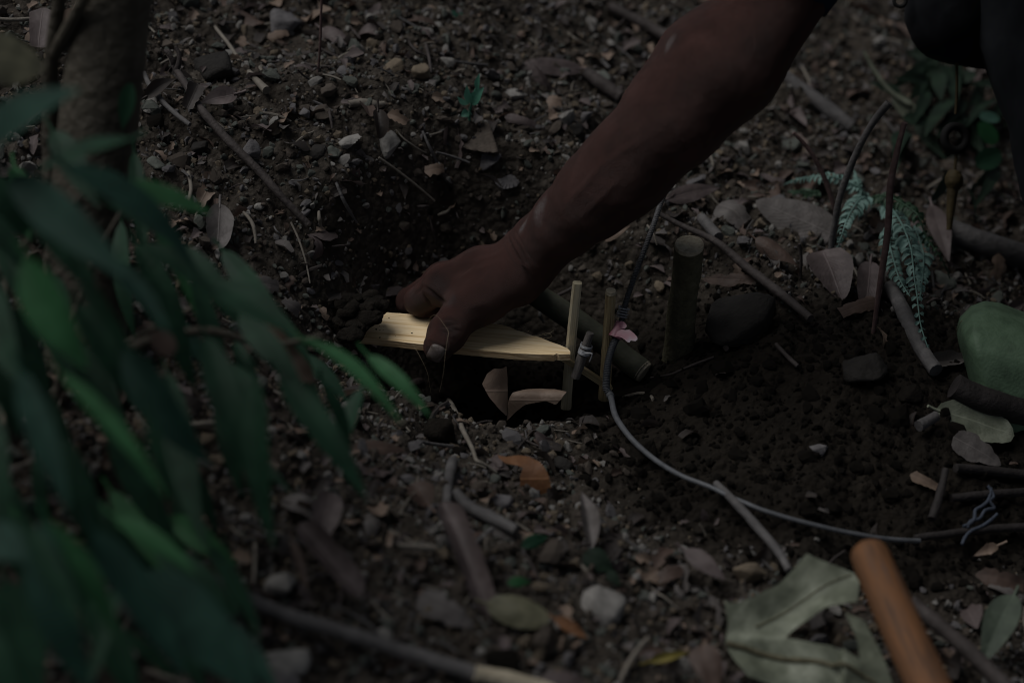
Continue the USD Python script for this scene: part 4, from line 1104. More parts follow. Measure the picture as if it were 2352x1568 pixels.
# ------------------------------------------------------------ dead leaves that stand out
# stalk pixel, tip pixel, width, material, profile, lift, fold, curl, arch, ragged, label
LV = [
    ((1335, 158), (1200, 152), 44, "mauve_leaf", "oval", .006, .1, -.2, .05, 0, "smooth brown oval leaf lying high on the slope left of the elbow"),
    ((738, 66), (796, 104), 40, "mauve_leaf", "oval", .016, .2, -.7, .18, .1, "curled mauve leaf near the top of the slope"),
    ((614, 88), (662, 74), 26, "tan_leaf", "torn", .010, .2, -.5, .1, .4, "pale torn leaf under the grey slab stone"),
    ((505, 468), (500, 572), 64, "grey_leaf", "oval", .010, .12, .25, .02, .1, "grey oval leaf hanging on the bank at the shrub's edge"),
    ((545, 215), (460, 236), 50, "mauve_leaf", "lance", .012, .2, .1, .04, 0, "mauve leaf with a midrib crossing the long brown twig"),
    ((455, 195), (430, 250), 46, "dark_leaf", "torn", .020, .2, .5, .05, .3, "dark curled leaf over the long brown twig"),
    ((330, 225), (405, 180), 34, "dark_leaf", "lance", .020, .3, .5, .08, 0, "dark narrow leaf curling out from behind the trunk"),
    ((868, 250), (872, 320), 34, "dark_leaf", "oval", .020, .3, 1.2, .1, 0, "dark curled leaf standing beside the pale bone-like stick"),
    ((890, 262), (935, 282), 34, "tan_leaf", "torn", .012, .2, .4, .1, .5, "ragged tan scrap behind the dark curled leaf"),
    ((975, 395), (1020, 385), 36, "tan_leaf", "torn", .010, .2, -.3, .15, .4, "pale ragged leaf scrap on the slope above the hand"),
    ((1160, 268), (1230, 288), 26, "mauve_leaf", "torn", .008, .2, -.5, .1, .2, "small mauve leaf scrap right of the seedling"),
    ((1255, 232), (1290, 236), 40, "tan_leaf", "torn", .012, .3, -.5, .12, .5, "ragged tan leaf near the forearm"),
    ((1915, 540), (1735, 462), 96, "grey_leaf", "broad", .020, .05, -.2, .02, 0, "large flat grey leaf below the fern"),
    ((1650, 470), (1712, 512), 70, "grey_leaf", "torn", .022, .3, -.6, .2, .5, "crumpled grey leaf just right of the arm"),
    ((1530, 458), (1655, 430), 48, "mauve_leaf", "lance", .018, .25, -.4, .06, .1, "brownish mauve leaf at the forearm's lower side"),
    ((1612, 640), (1775, 652), 42, "brown_leaf", "lance", .008, .1, -.2, .05, .6, "torn reddish brown leaf lying behind the dark stone"),
    ((1735, 548), (1832, 612), 46, "brown_leaf", "lance", .020, .2, -.9, .1, 0, "smooth curled red brown leaf beside the fallen branch"),
    ((1382, 552), (1448, 518), 26, "tan_leaf", "lance", .010, .2, -.3, .05, .1, "pale brown leaf peeping from under the forearm"),
    ((1890, 575), (1935, 690), 96, "mauve_leaf", "broad", .022, .15, .2, .03, .1, "broad mauve leaf standing under the fern's left frond"),
    ((2000, 600), (1985, 720), 60, "mauve_leaf", "oval", .022, .2, .2, .05, .1, "oval mauve leaf between the upright stems"),
    ((2020, 690), (1930, 720), 46, "brown_leaf", "torn", .016, .1, -.3, .05, .3, "dark brown torn leaf left of the fern's tip"),
    ((2140, 470), (2180, 600), 56, "mauve_leaf", "lance", .030, .2, -.2, .04, 0, "long mauve leaf behind the fern's right frond"),
    ((2115, 835), (2290, 800), 42, "grey_leaf", "lance", .022, .4, .6, -.08, .3, "curled grey brown leaf in front of the broad green leaf"),
    ((2190, 1003), (2300, 1068), 66, "grey_leaf", "broad", .012, .15, -.2, .05, .2, "pale grey leaf with side veins at the right edge"),
    ((2150, 940), (2330, 1000), 90, "sage_leaf", "oval", .010, .05, .1, .02, .2, "dull grey green leaf under the fallen log"),
    ((2090, 1090), (2152, 1118), 32, "tan_leaf", "torn", .008, .1, .2, .05, .3, "small pale leaf tip at the right edge of the spoil"),
    ((802, 1030), (932, 1036), 44, "brown_leaf", "lance", .010, .1, -.3, .08, 0, "brown leaf on the bank below the board"),
    ((648, 690), (690, 715), 44, "grey_leaf", "torn", .012, .2, -.3, .12, .6, "crumpled pale grey leaf scrap on the bank left of the board"),
    ((565, 650), (640, 660), 50, "grey_leaf", "torn", .012, .2, -.3, .12, .6, "dusty grey leaf scrap behind the shrub's upper leaf tips"),
    ((1362, 1255), (1335, 1128), 46, "grey_leaf", "lance", .035, .3, .9, .05, 0, "upright curled lavender grey leaf below the cable"),
    ((1015, 1150), (1125, 1418), 58, "mauve_leaf", "strip", .030, .2, .7, .06, .1, "long twisted mauve leaf strip in the blurred foreground"),
    ((985, 1160), (945, 1110), 60, "brown_leaf", "oval", .022, .2, .4, .05, .1, "brown leaf behind the twisted mauve strip"),
    ((1118, 1385), (1262, 1425), 72, "khaki_leaf", "oval", .022, .06, -.3, .06, 0, "pale yellow green oval leaf in the foreground"),
    ((1272, 1418), (1352, 1466), 34, "rust_leaf", "lance", .020, .2, .2, .05, .2, "bright rust coloured leaf beside the large pale stone"),
    ((1572, 1262), (1668, 1332), 52, "mauve_leaf", "lance", .022, .2, -.3, .08, .1, "mauve pointed leaf left of the ochre stone"),
    ((1505, 1330), (1570, 1305), 40, "brown_leaf", "oval", .012, .1, -.2, .1, .3, "reddish leaf scrap left of the mauve pointed leaf"),
    ((1610, 1480), (1640, 1590), 70, "brown_leaf", "broad", .030, .2, -.3, .1, .1, "reddish brown leaf at the bottom edge left of the large sage leaf"),
    ((1490, 1520), (1585, 1495), 24, "yellow_leaf", "lance", .022, .3, .3, .05, 0, "thin bright yellow leaf edge near the bottom"),
    ((1240, 1560), (1345, 1575), 54, "mauve_leaf", "oval", .03, .1, -.3, .1, .1, "pinkish leaf cut by the bottom edge"),
    ((960, 1370), (1090, 1440), 70, "grey_leaf", "broad", .015, .1, -.2, .1, .3, "dusty lavender leaf beside the yellow green oval one"),
    ((690, 1200), (830, 1370), 60, "mauve_leaf", "strip", .03, .2, .5, .04, .1, "blurred long dead leaf near the shrub's lower tips"),
    ((672, 1240), (708, 1360), 26, "brown_leaf", "lance", .03, .2, .3, .04, .1, "narrow reddish brown leaf between blurred stones"),
    ((760, 1130), (730, 1260), 70, "mauve_leaf", "broad", .02, .1, .2, .04, .1, "blurred mauve leaf under the shrub's middle tips"),
    ((100, 20), (88, 110), 60, "mauve_leaf", "torn", .02, .1, .2, .04, .1, "pinkish dead leaf left of the tree trunk"),
    ((170, 20), (135, 90), 50, "tan_leaf", "lance", .02, .1, .2, .04, .1, "pale dead leaf touching the tree trunk's left side"),
    ((1845, 1350), (1880, 1440), 60, "grey_leaf", "torn", .012, .1, .2, .1, .4, "grey leaf scrap in the gap of the large sage leaf"),
    ((2292, 1252), (2236, 1276), 30, "tan_leaf", "lance", .012, .1, .2, .1, .2, "pale leaf tip right of the tool handle"),
    ((2330, 1365), (2250, 1530), 84, "dull_green_leaf", "lance", .03, .3, .1, .05, 0, "grey green blade leaf in the bottom right corner"),
    ((2240, 1320), (2352, 1345), 50, "brown_leaf", "torn", .02, .1, .2, .1, .4, "brown scrap above the grey green blade leaf"),
]
for q, (a, b, w, mt, pf, lift, fo, cu, ar, rg, lab) in enumerate(LV):
    A, B = G(*a, lift), G(*b, lift)
    dm = ((A + B) / 2 - CAM) @ FW
    B = CAM + (((B - CAM) @ FW) * .5 + dm * .5) * ray(*b); A = CAM + (((A - CAM) @ FW) * .5 + dm * .5) * ray(*a)
    view = -unit((A + B) / 2 - CAM)
    N = unit(view * .55 + nmix((A + B) / 2, .5) * .6 + RNG.normal(size=3) * .12)
    fs = max(.35, abs(N @ view))
    m = leaf(A, B, S(w, dm) / fs ** .5, N, pf, fo, cu, ar, twist=RNG.normal() * .3, crumple=.0016, ragged=rg, seed=q + 3, n=26, k=13, petiole=.006 if pf in ("lance", "oval") and rg < .3 else 0)
    put("dead_leaf", m, mt, lab, "leaf")
put("dead_leaf", poly_leaf([(1116, 858), (1130, 846), (1150, 846), (1163, 840), (1167, 870), (1166, 920), (1162, 956), (1140, 938), (1120, 912), (1106, 882), (1112, 868)],
    (1140, 900, -.062), unit([.35, -.8, .5]), crumple=.0016, bend=lambda q: .004 * np.sin((q[:, 0] - 1100) / 22), seed=8, step=5), "tan_leaf", "upright torn tan leaf at the hole's near edge", "leaf")
put("dead_leaf", poly_leaf([(1162, 957), (1168, 930), (1180, 912), (1205, 902), (1240, 896), (1275, 898), (1304, 908), (1292, 924), (1278, 934), (1255, 928), (1232, 930), (1205, 934), (1182, 944)],
    (1230, 915, -.060), unit([-.1, -.5, .85]), crumple=.0016, bend=lambda q: .006 * np.cos((q[:, 1] - 915) / 16), seed=9, step=5), "tan_leaf", "tan curled leaf lying against the upright one", "leaf")
put("dead_leaf", poly_leaf([(1142, 1046), (1160, 1052), (1190, 1046), (1215, 1050), (1238, 1066), (1256, 1094), (1266, 1126), (1252, 1132), (1240, 1140), (1238, 1160), (1222, 1166), (1205, 1150), (1194, 1124), (1192, 1098), (1200, 1080), (1185, 1074), (1160, 1070), (1146, 1058)],
    (1220, 1110), unit([.1, -.6, .8]), lift=.014, crumple=.002, bend=lambda q: .006 * np.sin((q[:, 1] - 1040) / 30), seed=5, step=5), "rust_leaf", "bent orange brown leaf on the soil below the hole", "leaf")
for a, b, w, mt, lab in (((1198, 1256), (1258, 1232), 36, "shrub_leaf", "small fresh blue green leaf below the bent orange leaf"), ((1165, 1338), (1222, 1334), 26, "shrub_leaf_bright", "small bright green leaf scrap above the yellow green oval leaf"),
                         ((1340, 1270), (1410, 1310), 62, "undergrowth_leaf", "dark green leaf above the large pale stone"), ((1395, 1310), (1425, 1345), 28, "undergrowth_leaf", "small dark green leaf tip touching the large pale stone")):
    A, B = G(*a, .02), G(*b, .02)
    put("green_leaf", leaf(A, B, S(w, 1.25), unit(UPV + [0, -.4, 0]), "lance", .4, -.6, .12, crumple=.0018, seed=3, n=18, k=9), mt, lab, "leaf")
# midribs of the large sage leaf
bl = [m for m in stage.GetPrimAtPath("/World").GetChildren() if m.GetName() == "fallen_large_leaf"]

# ------------------------------------------------------------ twigs, sticks, branches on the ground
TW = [
    ("twig", [(385, 118), (405, 160), (430, 200), (460, 248), (520, 318), (590, 388), (650, 455), (708, 516)], (.0019, .0024, .0028, .0027, .0023), .014, "twig_bark", "long brown forked twig running down the bank to the hole"),
    ("twig", [(330, 168), (350, 205), (385, 245), (436, 287)], (.0018, .0017, .0016), .012, "grey_twig", "short bluish grey twig beside the tree trunk"),
    ("straw", [(485, 52), (520, 95), (555, 145), (585, 180), (612, 208)], (.0011, .0013, .0015, .0028), .008, "straw", "pale dry stalk near the top of the slope"),
    ("straw", [(870, 362), (910, 390), (955, 425), (998, 462)], (.0008, .0009, .0008), .006, "straw", "thin straw stalk on the slope above the hand"),
    ("straw", [(668, 510), (690, 560), (702, 600), (712, 650)], (.0007, .0007, .0005), .006, "straw", "thin straw stalk hanging at the hole's left edge"),
    ("straw", [(1002, 350), (1040, 360), (1078, 374)], (.0009, .0009), .006, "grey_twig", "short grey stalk below the broad brown stone"),
    ("bone_stick", [(801, 240), (830, 237), (866, 242), (882, 238)], (.0026, .0032, .0036, .0018), .008, "straw", "pale bone-like stick on the slope left of the seedling"),
    ("stick", [(620, 140), (660, 132), (716, 122)], (.0026, .003, .0024), .008, "twig_bark", "short dark stick under the curled mauve leaf"),
    ("straw", [(1035, 140), (1080, 146), (1120, 150)], (.0010, .0010), .006, "grey_twig", "short grey stalk left of the smooth brown oval leaf"),
    ("branch", [(1400, 16), (1450, 40), (1520, 78), (1560, 100)], (.004, .0042, .0044), .012, "twig_bark", "blurred dark branch running behind the elbow at the top"),
    ("branch", [(1345, 165), (1385, 195), (1425, 222)], (.0045, .0052, .005), .010, "twig_bark", "thick dark stick end left of the elbow"),
    ("branch", [(1778, 160), (1840, 205), (1900, 250), (1955, 292)], (.0055, .0062, .0052), .02, "grey_twig", "thick grey branch behind the elbow"),
    ("branch", [(2170, 525), (2240, 552), (2300, 574), (2380, 600)], (.0085, .009, .0095), .02, "grey_twig", "thick bluish grey branch at the right edge behind the fern"),
    ("branch", [(2045, 660), (2075, 715), (2110, 790), (2150, 850)], (.0050, .0052, .0046), .012, "grey_twig", "grey branch lying under the fern's tip"),
    ("branch", [(1512, 490), (1570, 520), (1640, 552), (1720, 618), (1790, 672), (1862, 732)], (.0016, .0022, .0030, .0031, .0026), .016, "twig_bark", "long dark branch lying from the arm to the dark stone"),
    ("twig", [(1610, 500), (1650, 545)], (.0036, .0040), .016, "grey_twig", "stubby grey branch end beside the long dark branch"),
    ("twig", [(1030, 918), (1060, 980), (1085, 1030), (1100, 1060), (1140, 1085)], (.0014, .0020, .0016, .0010), .010, "straw", "pale bent twig on the soil below the hole"),
    ("twig", [(1046, 1130), (1080, 1165), (1130, 1190), (1185, 1218)], (.0034, .0036, .0038, .0030), .014, "grey_twig", "bent grey twig in the foreground below the hole"),
    ("twig", [(1040, 1060), (1030, 1110), (1026, 1160)], (.0034, .0030, .0026), .016, "grey_twig", "upright grey twig end next to the bent grey twig"),
    ("twig", [(1645, 1110), (1690, 1155), (1740, 1210), (1790, 1270), (1812, 1310)], (.0022, .0026, .0028, .0026, .0020), .018, "grey_twig", "grey brown stick crossing the cable"),
    ("stick", [(330, 1262), (480, 1330), (640, 1405), (800, 1455), (960, 1505), (1095, 1548)], (.0034, .0038, .0040, .0040, .0040), .02, "grey_twig", "long blurred grey stick running along the bottom left"),
    ("stick", [(1092, 1545), (1160, 1560), (1270, 1590)], (.0040, .0046, .0050), .024, "cut_wood", "pale peeled stick end at the bottom edge"),
    ("stick", [(2092, 1380), (2150, 1430), (2220, 1490), (2330, 1600)], (.0040, .0046, .0050), .04, "twig_bark", "brown stick right of the tool handle"),
    ("log", [(2192, 886), (2250, 915), (2310, 935), (2400, 955)], (.0085, .0088, .0092), .024, "dark_bark", "thick dark log end at the right edge"),
    ("stick", [(2100, 1235), (2180, 1225), (2260, 1215), (2370, 1210)], (.0022, .0024, .0026), .01, "dark_bark", "thin dark stick right of the cable's end"),
    ("stick", [(2195, 1074), (2270, 1080), (2370, 1092)], (.0027, .0029, .0030), .010, "dark_bark", "upper of two level sticks at the right edge"),
    ("stick", [(2185, 1144), (2260, 1136), (2370, 1130)], (.0024, .0026, .0028), .008, "dark_bark", "lower of two level sticks at the right edge"),
    ("stick", [(2172, 1078), (2160, 1130), (2140, 1192)], (.0022, .0026, .0026), .016, "dark_bark", "short upright stick beside the blue string"),
    ("stick", [(2110, 978), (2150, 955)], (.0036, .0034), .01, "grey_twig", "short grey stick end on the dull grey green leaf"),
    ("twig", [(1640, 745), (1655, 775), (1668, 800)], (.0016, .0018), .01, "twig_bark", "small dark twig stub in front of the large dark stone"),
    ("twig", [(1782, 790), (1805, 815), (1832, 840)], (.0014, .0014), .008, "twig_bark", "thin dark twig stuck in the spoil"),
    ("straw", [(1495, 868), (1560, 852), (1640, 820)], (.0008, .0009), .006, "twig_bark", "thin dark rootlet left of the spoil"),
    ("straw", [(1432, 912), (1462, 904), (1500, 918)], (.0011, .0011), .006, "straw", "pale curved rootlet right of the cable's bend"),
    ("straw", [(960, 1012), (1000, 1020), (1042, 1024)], (.0012, .001), .008, "grey_twig", "pale grey stalk below the hole's near edge"),
    ("straw", [(915, 1252), (960, 1256), (1000, 1258)], (.0018, .0018), .02, "straw", "whitish blurred stalk in the foreground"),
    ("twig", [(1075, 1265), (1100, 1240), (1130, 1215)], (.0016, .0016), .014, "grey_twig", "thin grey twig below the bent grey twig"),
    ("straw", [(0, 45), (80, 42), (150, 12)], (.0014, .0012), .02, "straw", "thin pale stalk left of the tree trunk at the top"),
    ("twig", [(432, 395), (438, 440), (430, 470)], (.0012, .0012), .01, "straw", "short upright straw by the shrub's bright leaf tip"),
]
for q, (nm, px, r, lift, mt, lab) in enumerate(TW):
    pts = np.array([G(u, v, lift) for u, v in px])
    dd = (pts - CAM) @ FW
    k = np.polyfit(np.arange(len(px)), dd, min(2, len(px) - 1)); sm = np.polyval(k, np.arange(len(px)))
    sm = np.minimum(sm, dd + .004)
    pts = np.array([CAM + s_ * ray(u, v) for s_, (u, v) in zip(sm, px)])
    m = tube(pts, r, max(14, 7 * len(px)), 9, rough=.16, seed=q)
    if q == 0:
        fk = CAM + (sm[1] - .002) * ray(405, 160)
        t_ = Thing("twig", lab, "twig", pts[-1])
        t_.part("stem", m, mt)
        t_.part("fork", tube([fk, CAM + (sm[1] - .004) * ray(412, 130), CAM + (sm[1] - .004) * ray(402, 108)], [.0020, .0016, .0013], 12, 8, rough=.12), mt)
        t_.part("fork", tube([CAM + (sm[1] - .001) * ray(399, 148), CAM + (sm[1] - .003) * ray(388, 125), CAM + (sm[1] - .002) * ray(378, 116)], [.0019, .0016, .0013], 12, 8, rough=.12), mt)
    else:
        put(nm, m, mt, lab, {"straw": "stalk", "bone_stick": "stick"}.get(nm, nm))
# stems standing in the litter at right
for px, r, mt, lab in (([(1902, 640), (1910, 560), (1925, 470), (1955, 380), (2000, 290), (2042, 236)], (.0018, .0020, .0022, .0024, .0022, .0028), "grey_twig", "tall pale tipped stem leaning right behind the grey leaf"),
                       ([(1940, 545), (1915, 470), (1890, 400), (1855, 340), (1822, 305)], (.0020, .0019, .0016, .0012), "reddish_twig", "thin reddish stem leaning left against the pale tipped stem"),
                       ([(2005, 770), (2020, 660), (2040, 520), (2045, 430), (2060, 350), (2078, 282)], (.0013, .0018, .0022, .0022, .0022, .0016), "reddish_twig", "thin dark upright stem in front of the fern"),
                       ([(1838, 640), (1840, 600), (1836, 560)], (.0011, .0011), "twig_bark", "short upright straw stub beside the curled red brown leaf"),
                       ([(730, 170), (736, 90), (738, 20), (742, -40)], (.0009, .0009, .0008), "reddish_twig", "thin upright weed stem near the top of the slope")):
    b = G(*px[0]); d0 = (b - CAM) @ FW
    pts = [CAM + (d0 - .45 * S(px[0][1] - v, d0)) * ray(u, v) for u, v in px]
    put("stem", tube(pts, r, 40, 8, rough=.08, seed=int(px[0][0])), mt, lab, "stem")

# ------------------------------------------------------------ seedling, fern, broad green leaf, blue string
b0 = G(1080, 300); dsd = (b0 - CAM) @ FW
sd = Thing("seedling", "small green seedling with pointed leaves on the slope", "seedling", b0)
sp = lambda u, v, k=0.0: CAM + (dsd - .45 * S(300 - v, dsd) - k) * ray(u, v)
sd.part("stem", tube([b0 - [0, 0, .004], sp(1078, 270), sp(1084, 235), sp(1092, 205)], [.0010, .0009, .0007], 16, 6), "seedling_leaf")
for a, b, w in (((1082, 240), (1112, 200), 30), ((1096, 208), (1102, 168), 18), ((1080, 238), (1072, 195), 22), ((1076, 240), (1050, 222), 20), ((1076, 256), (1058, 268), 22), ((1084, 262), (1076, 244), 16)):
    sd.part("leaf", leaf(sp(*a), sp(*b, .004), S(w, dsd), unit(-FW + .5 * RNG.normal(size=3) * .6), "lance", .25, 0, .05, n=12, k=7), "seedling_leaf")
b0 = G(1060, 45); dsd = (b0 - CAM) @ FW
s2 = Thing("seedling", "tiny green sprout at the top centre of the slope", "seedling", b0)
sp2 = lambda u, v: CAM + (dsd - .45 * S(55 - v, dsd)) * ray(u, v)
s2.part("stem", tube([b0 - [0, 0, .003], sp2(1050, 40)], [.0008, .0006], 8, 6), "seedling_leaf")
for a, b in (((1050, 45), (1038, 24)), ((1052, 42), (1064, 50)), ((1052, 46), (1060, 28))):
    s2.part("leaf", leaf(sp2(*a), sp2(*b), S(12, dsd), -FW, "oval", .2, n=9, k=5), "seedling_leaf")
b0 = G(366, 102); d0 = (b0 - CAM) @ FW
put("grass_blade", leaf(b0, CAM + (d0 - .012) * ray(364, 68), S(6, d0), -FW, "lance", .3, n=9, k=5), "fern_leaf", "single pale green grass blade between two stones by the trunk", "grass")

fb = G(1975, 470, .02)
fern = Thing("fern", "silvery green fern with drooping fronds in the litter at right", "fern", G(1975, 500))


def frond(name, px, lifts, half, mt, seed, label=None, n=30, N0=None):
    base_d = [(G(u, v) - CAM) @ FW for u, v in px]
    k = np.polyfit(np.arange(len(px)), base_d, 1)
    pts = np.array([CAM + (np.polyval(k, i) - l) * ray(u, v) for i, ((u, v), l) in enumerate(zip(px, lifts))])
    c = smooth_path(pts, n); t = np.gradient(c, axis=0); t /= np.linalg.norm(t, axis=1, keepdims=True)
    out = [tube(pts, [.0009, .0007, .0004], n, 6)]
    for i in range(1, n - 1):
        s = i / (n - 1); w = S(half, 1.45) * (np.sin(np.pi * min(1, s ** .6 * .92 + .06)) ** .8)
        N = unit((-FW * .35 + np.array([0, 0, .8])) if N0 is None else N0); W = unit(np.cross(N, t[i])); N = np.cross(t[i], W)
        for sg in (-1, 1):
            tip = c[i] + sg * W * w * RNG.uniform(.6, 1.05) + t[i] * w * RNG.uniform(.2, .6) - N * w * RNG.uniform(.25, .95) + RNG.normal(size=3) * w * .12
            out.append(leaf(c[i] + sg * W * .0003, tip, w * .36 + .0010, unit(N + .35 * RNG.normal(size=3)), "strip", .3, .3, .15, n=5, k=4))
    fern.part("frond", join(out), mt, label)


frond("a", [(1990, 452), (1950, 420), (1900, 405), (1850, 408), (1800, 425)], [.03, .05, .05, .04, .02], 20, "fern_leaf", 1)
frond("b", [(1998, 458), (1965, 470), (1945, 505), (1932, 545), (1918, 590)], [.04, .06, .06, .05, .03], 26, "fern_leaf", 2)
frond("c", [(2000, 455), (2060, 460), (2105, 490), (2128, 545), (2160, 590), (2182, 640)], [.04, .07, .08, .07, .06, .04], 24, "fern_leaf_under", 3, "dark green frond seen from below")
frond("d", [(2030, 470), (2066, 505), (2092, 570), (2102, 650), (2112, 730), (2146, 832)], [.05, .075, .085, .075, .05, .02], 30, "fern_leaf", 4, "largest frond hanging down to the litter", n=38)
frond("e", [(2050, 520), (2045, 570), (2062, 630), (2090, 680)], [.05, .055, .05, .04], 26, "fern_leaf", 5)
frond("f", [(2100, 520), (2120, 580), (2118, 640), (2112, 690)], [.05, .06, .06, .05], 24, "fern_leaf", 6)
frond("g", [(1880, 440), (1850, 445), (1810, 440)], [.02, .02, .015], 22, "fern_leaf_under", 7, "dark green lower frond")
frond("h", [(1985, 450), (1970, 420), (1962, 392)], [.04, .05, .045], 12, "fern_leaf", 8, n=16)
# second pale arching plant behind
bl_ = [(1985, 118), (2010, 165), (2050, 215), (2090, 240), (2120, 280), (2140, 320)]
d0 = (G(2060, 260) - CAM) @ FW - .03
pts = [CAM + d0 * ray(u, v) for u, v in bl_]
gl = Thing("arching_blade", "pale green arching blade blurred behind the fern", "leaf", G(2140, 330))
gl.part("stalk", tube(pts[:4], [.0012, .0018, .0022], 20, 7), "sage_leaf")
gl.part("blade", leaf(pts[2], CAM + d0 * ray(2135, 300), S(44, d0), -FW, "lance", .15, -.1, -.06, n=14, k=7), "sage_leaf")
for a, b, w, mt in (((2290, 330), (2246, 282), 40, "shrub_leaf_bright"), ((2250, 262), (2296, 278), 26, "shrub_leaf_blue"), ((2240, 380), (2300, 350), 50, "shrub_leaf")):
    A, B = G(*a, .05), G(*b, .07)
    put("green_leaf", leaf(A, B, S(w, 1.6), -FW, "oval", .2, n=12, k=7), mt, {"shrub_leaf_bright": "bright green leaf blurred against the person's leg", "shrub_leaf_blue": "bluish green leaf just left of the person's leg", "shrub_leaf": "dark green leaf low beside the person's leg"}[mt], "leaf")

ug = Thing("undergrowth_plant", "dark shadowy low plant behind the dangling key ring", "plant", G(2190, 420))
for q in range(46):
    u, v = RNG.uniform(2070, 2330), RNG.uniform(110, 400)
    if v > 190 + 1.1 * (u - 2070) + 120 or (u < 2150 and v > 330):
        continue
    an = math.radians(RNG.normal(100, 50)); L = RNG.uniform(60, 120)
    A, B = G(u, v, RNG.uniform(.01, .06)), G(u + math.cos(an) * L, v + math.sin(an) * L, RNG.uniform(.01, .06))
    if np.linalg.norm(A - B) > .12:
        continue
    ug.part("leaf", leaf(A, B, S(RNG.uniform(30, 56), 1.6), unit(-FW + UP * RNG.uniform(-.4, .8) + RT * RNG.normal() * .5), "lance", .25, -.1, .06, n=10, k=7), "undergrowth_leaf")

# broad green leaf at the right edge: a thick fresh blade bent over like a shell
db = (G(2260, 900) - CAM) @ FW - .02
ss, tt = np.meshgrid(np.linspace(0, 1, 40), np.linspace(0, 1, 30), indexing="ij")
top = np.array([(2196, 760), (2206, 728), (2232, 702), (2262, 691), (2296, 695), (2340, 712), (2420, 742)], float)
bot = np.array([(2216, 842), (2230, 880), (2250, 930), (2272, 985), (2310, 1000), (2360, 985), (2440, 950)], float)
ti = np.linspace(0, 1, 7)
tu, tv_ = [np.interp(ss, ti, top[:, k]) for k in (0, 1)]
bu, bv_ = [np.interp(ss, ti, bot[:, k]) for k in (0, 1)]
uu, vv = tu + (bu - tu) * tt, tv_ + (bv_ - tv_) * tt
dpt = db + .060 * (1 - np.sqrt(np.clip(1 - (1 - np.clip(ss * 2.3, 0, 1)) ** 2, 0, 1))) + .075 * (1 - np.sqrt(np.clip(1 - (1 - np.clip(tt * 1.9, 0, 1)) ** 2, 0, 1))) + .02 * tt - .02
LVv = (CAM + dpt[..., None] * ray(uu, vv)).reshape(-1, 3)
i, j = np.meshgrid(np.arange(39), np.arange(29), indexing="ij"); o = (i * 30 + j).ravel()
nb = np.stack([o, o + 1, o + 31, o + 30], 1)
LVb = LVv + FW * .0022
rim = np.r_[np.arange(0, 1200, 30), np.arange(1170, 1200)[1:], np.arange(29, 1200, 30)[::-1][1:], np.arange(0, 30)[::-1][1:]]
rq = np.array([[a, b, b + 1200, a + 1200] for a, b in zip(rim[:-1], rim[1:])])
bleaf = Thing("broad_leaf", "smooth thick rounded green leaf bent over at the right edge", "leaf", LVv.min(0))
bleaf.part("blade", (np.vstack([LVv, LVb]), np.vstack([tri(nb), tri(nb)[:, ::-1] + 1200, tri(rq)]), np.tile(np.stack([ss.ravel() * .4, tt.ravel() * .35], -1), (2, 1))), "broad_green_leaf")
bleaf.part("edge", tube(np.vstack([LVv.reshape(40, 30, 3)[:8, 2][::-1], LVv.reshape(40, 30, 3)[0, 6::4]]) - FW * .0006, [.0006, .0009, .0006], 40, 6), "khaki_leaf", "thin paler leaf edge")
put("stick", tube([P(2286, 800, -.03), P(2320, 780, -.03), P(2400, 728, -.03)], [.0040, .0055, .0058], 20, 9, rough=.1, flat=.6), "stump_bark", "khaki stick crossing in front of the rounded green leaf", "stick")
bsn = Thing("blue_string", "knotted pale blue string beside the level sticks at right", "string", G(2250, 1180))
for k, px in enumerate(([(2268, 1115), (2282, 1140), (2272, 1150), (2284, 1165), (2262, 1172), (2250, 1190), (2230, 1196), (2222, 1212)], [(2276, 1120), (2270, 1148), (2258, 1160), (2240, 1172), (2238, 1190), (2212, 1208)], [(2290, 1180), (2260, 1205), (2226, 1222), (2210, 1250)])):
    bsn.part("strand", tube([G(u, v, .012) for u, v in px], [.0011] * 2, 50, 6, rough=.1, seed=k), "blue_string")

# ------------------------------------------------------------ blurred tree trunk and leafy shrub in the near left
tk = Thing("tree", "slim tree trunk leaning up the left side, blurred and dark", "tree", P(215, 700, -.22))
tk.part("trunk", tube([P(175, 980, -.20), P(192, 700, -.20), P(222, 330, -.22), P(262, 0, -.24), P(330, -500, -.28)], [.026, .0235, .0215, .0200, .0185], 60, 24, rough=.05, seed=5), "trunk_bark")
tk.part("side_stem", tube([P(118, 420, -.20), P(116, 200, -.22), P(128, 60, -.24), P(150, -60, -.26)], [.0050, .0046, .0042, .0038], 30, 10, rough=.08), "trunk_bark")
tk.part("side_stem", tube([P(122, 130, -.23), P(160, 60, -.25), P(205, -30, -.27)], [.0040, .0036, .0030], 20, 10, rough=.08), "trunk_bark")
tk.part("moss_leaf", leaf(P(300, 190, -.28), P(280, 300, -.27), S(46, 1.1), -FW, "lance", .2, n=12, k=7), "shrub_leaf")
put("withered_leaf", leaf(P(-40, 120, -.42), P(104, 150, -.40), S(150, 1.0), unit(-FW + .5 * UP), "broad", .1, -.3, .05, crumple=.002, n=20, k=11), "khaki_leaf", "large olive brown withered leaf at the top left corner", "leaf")

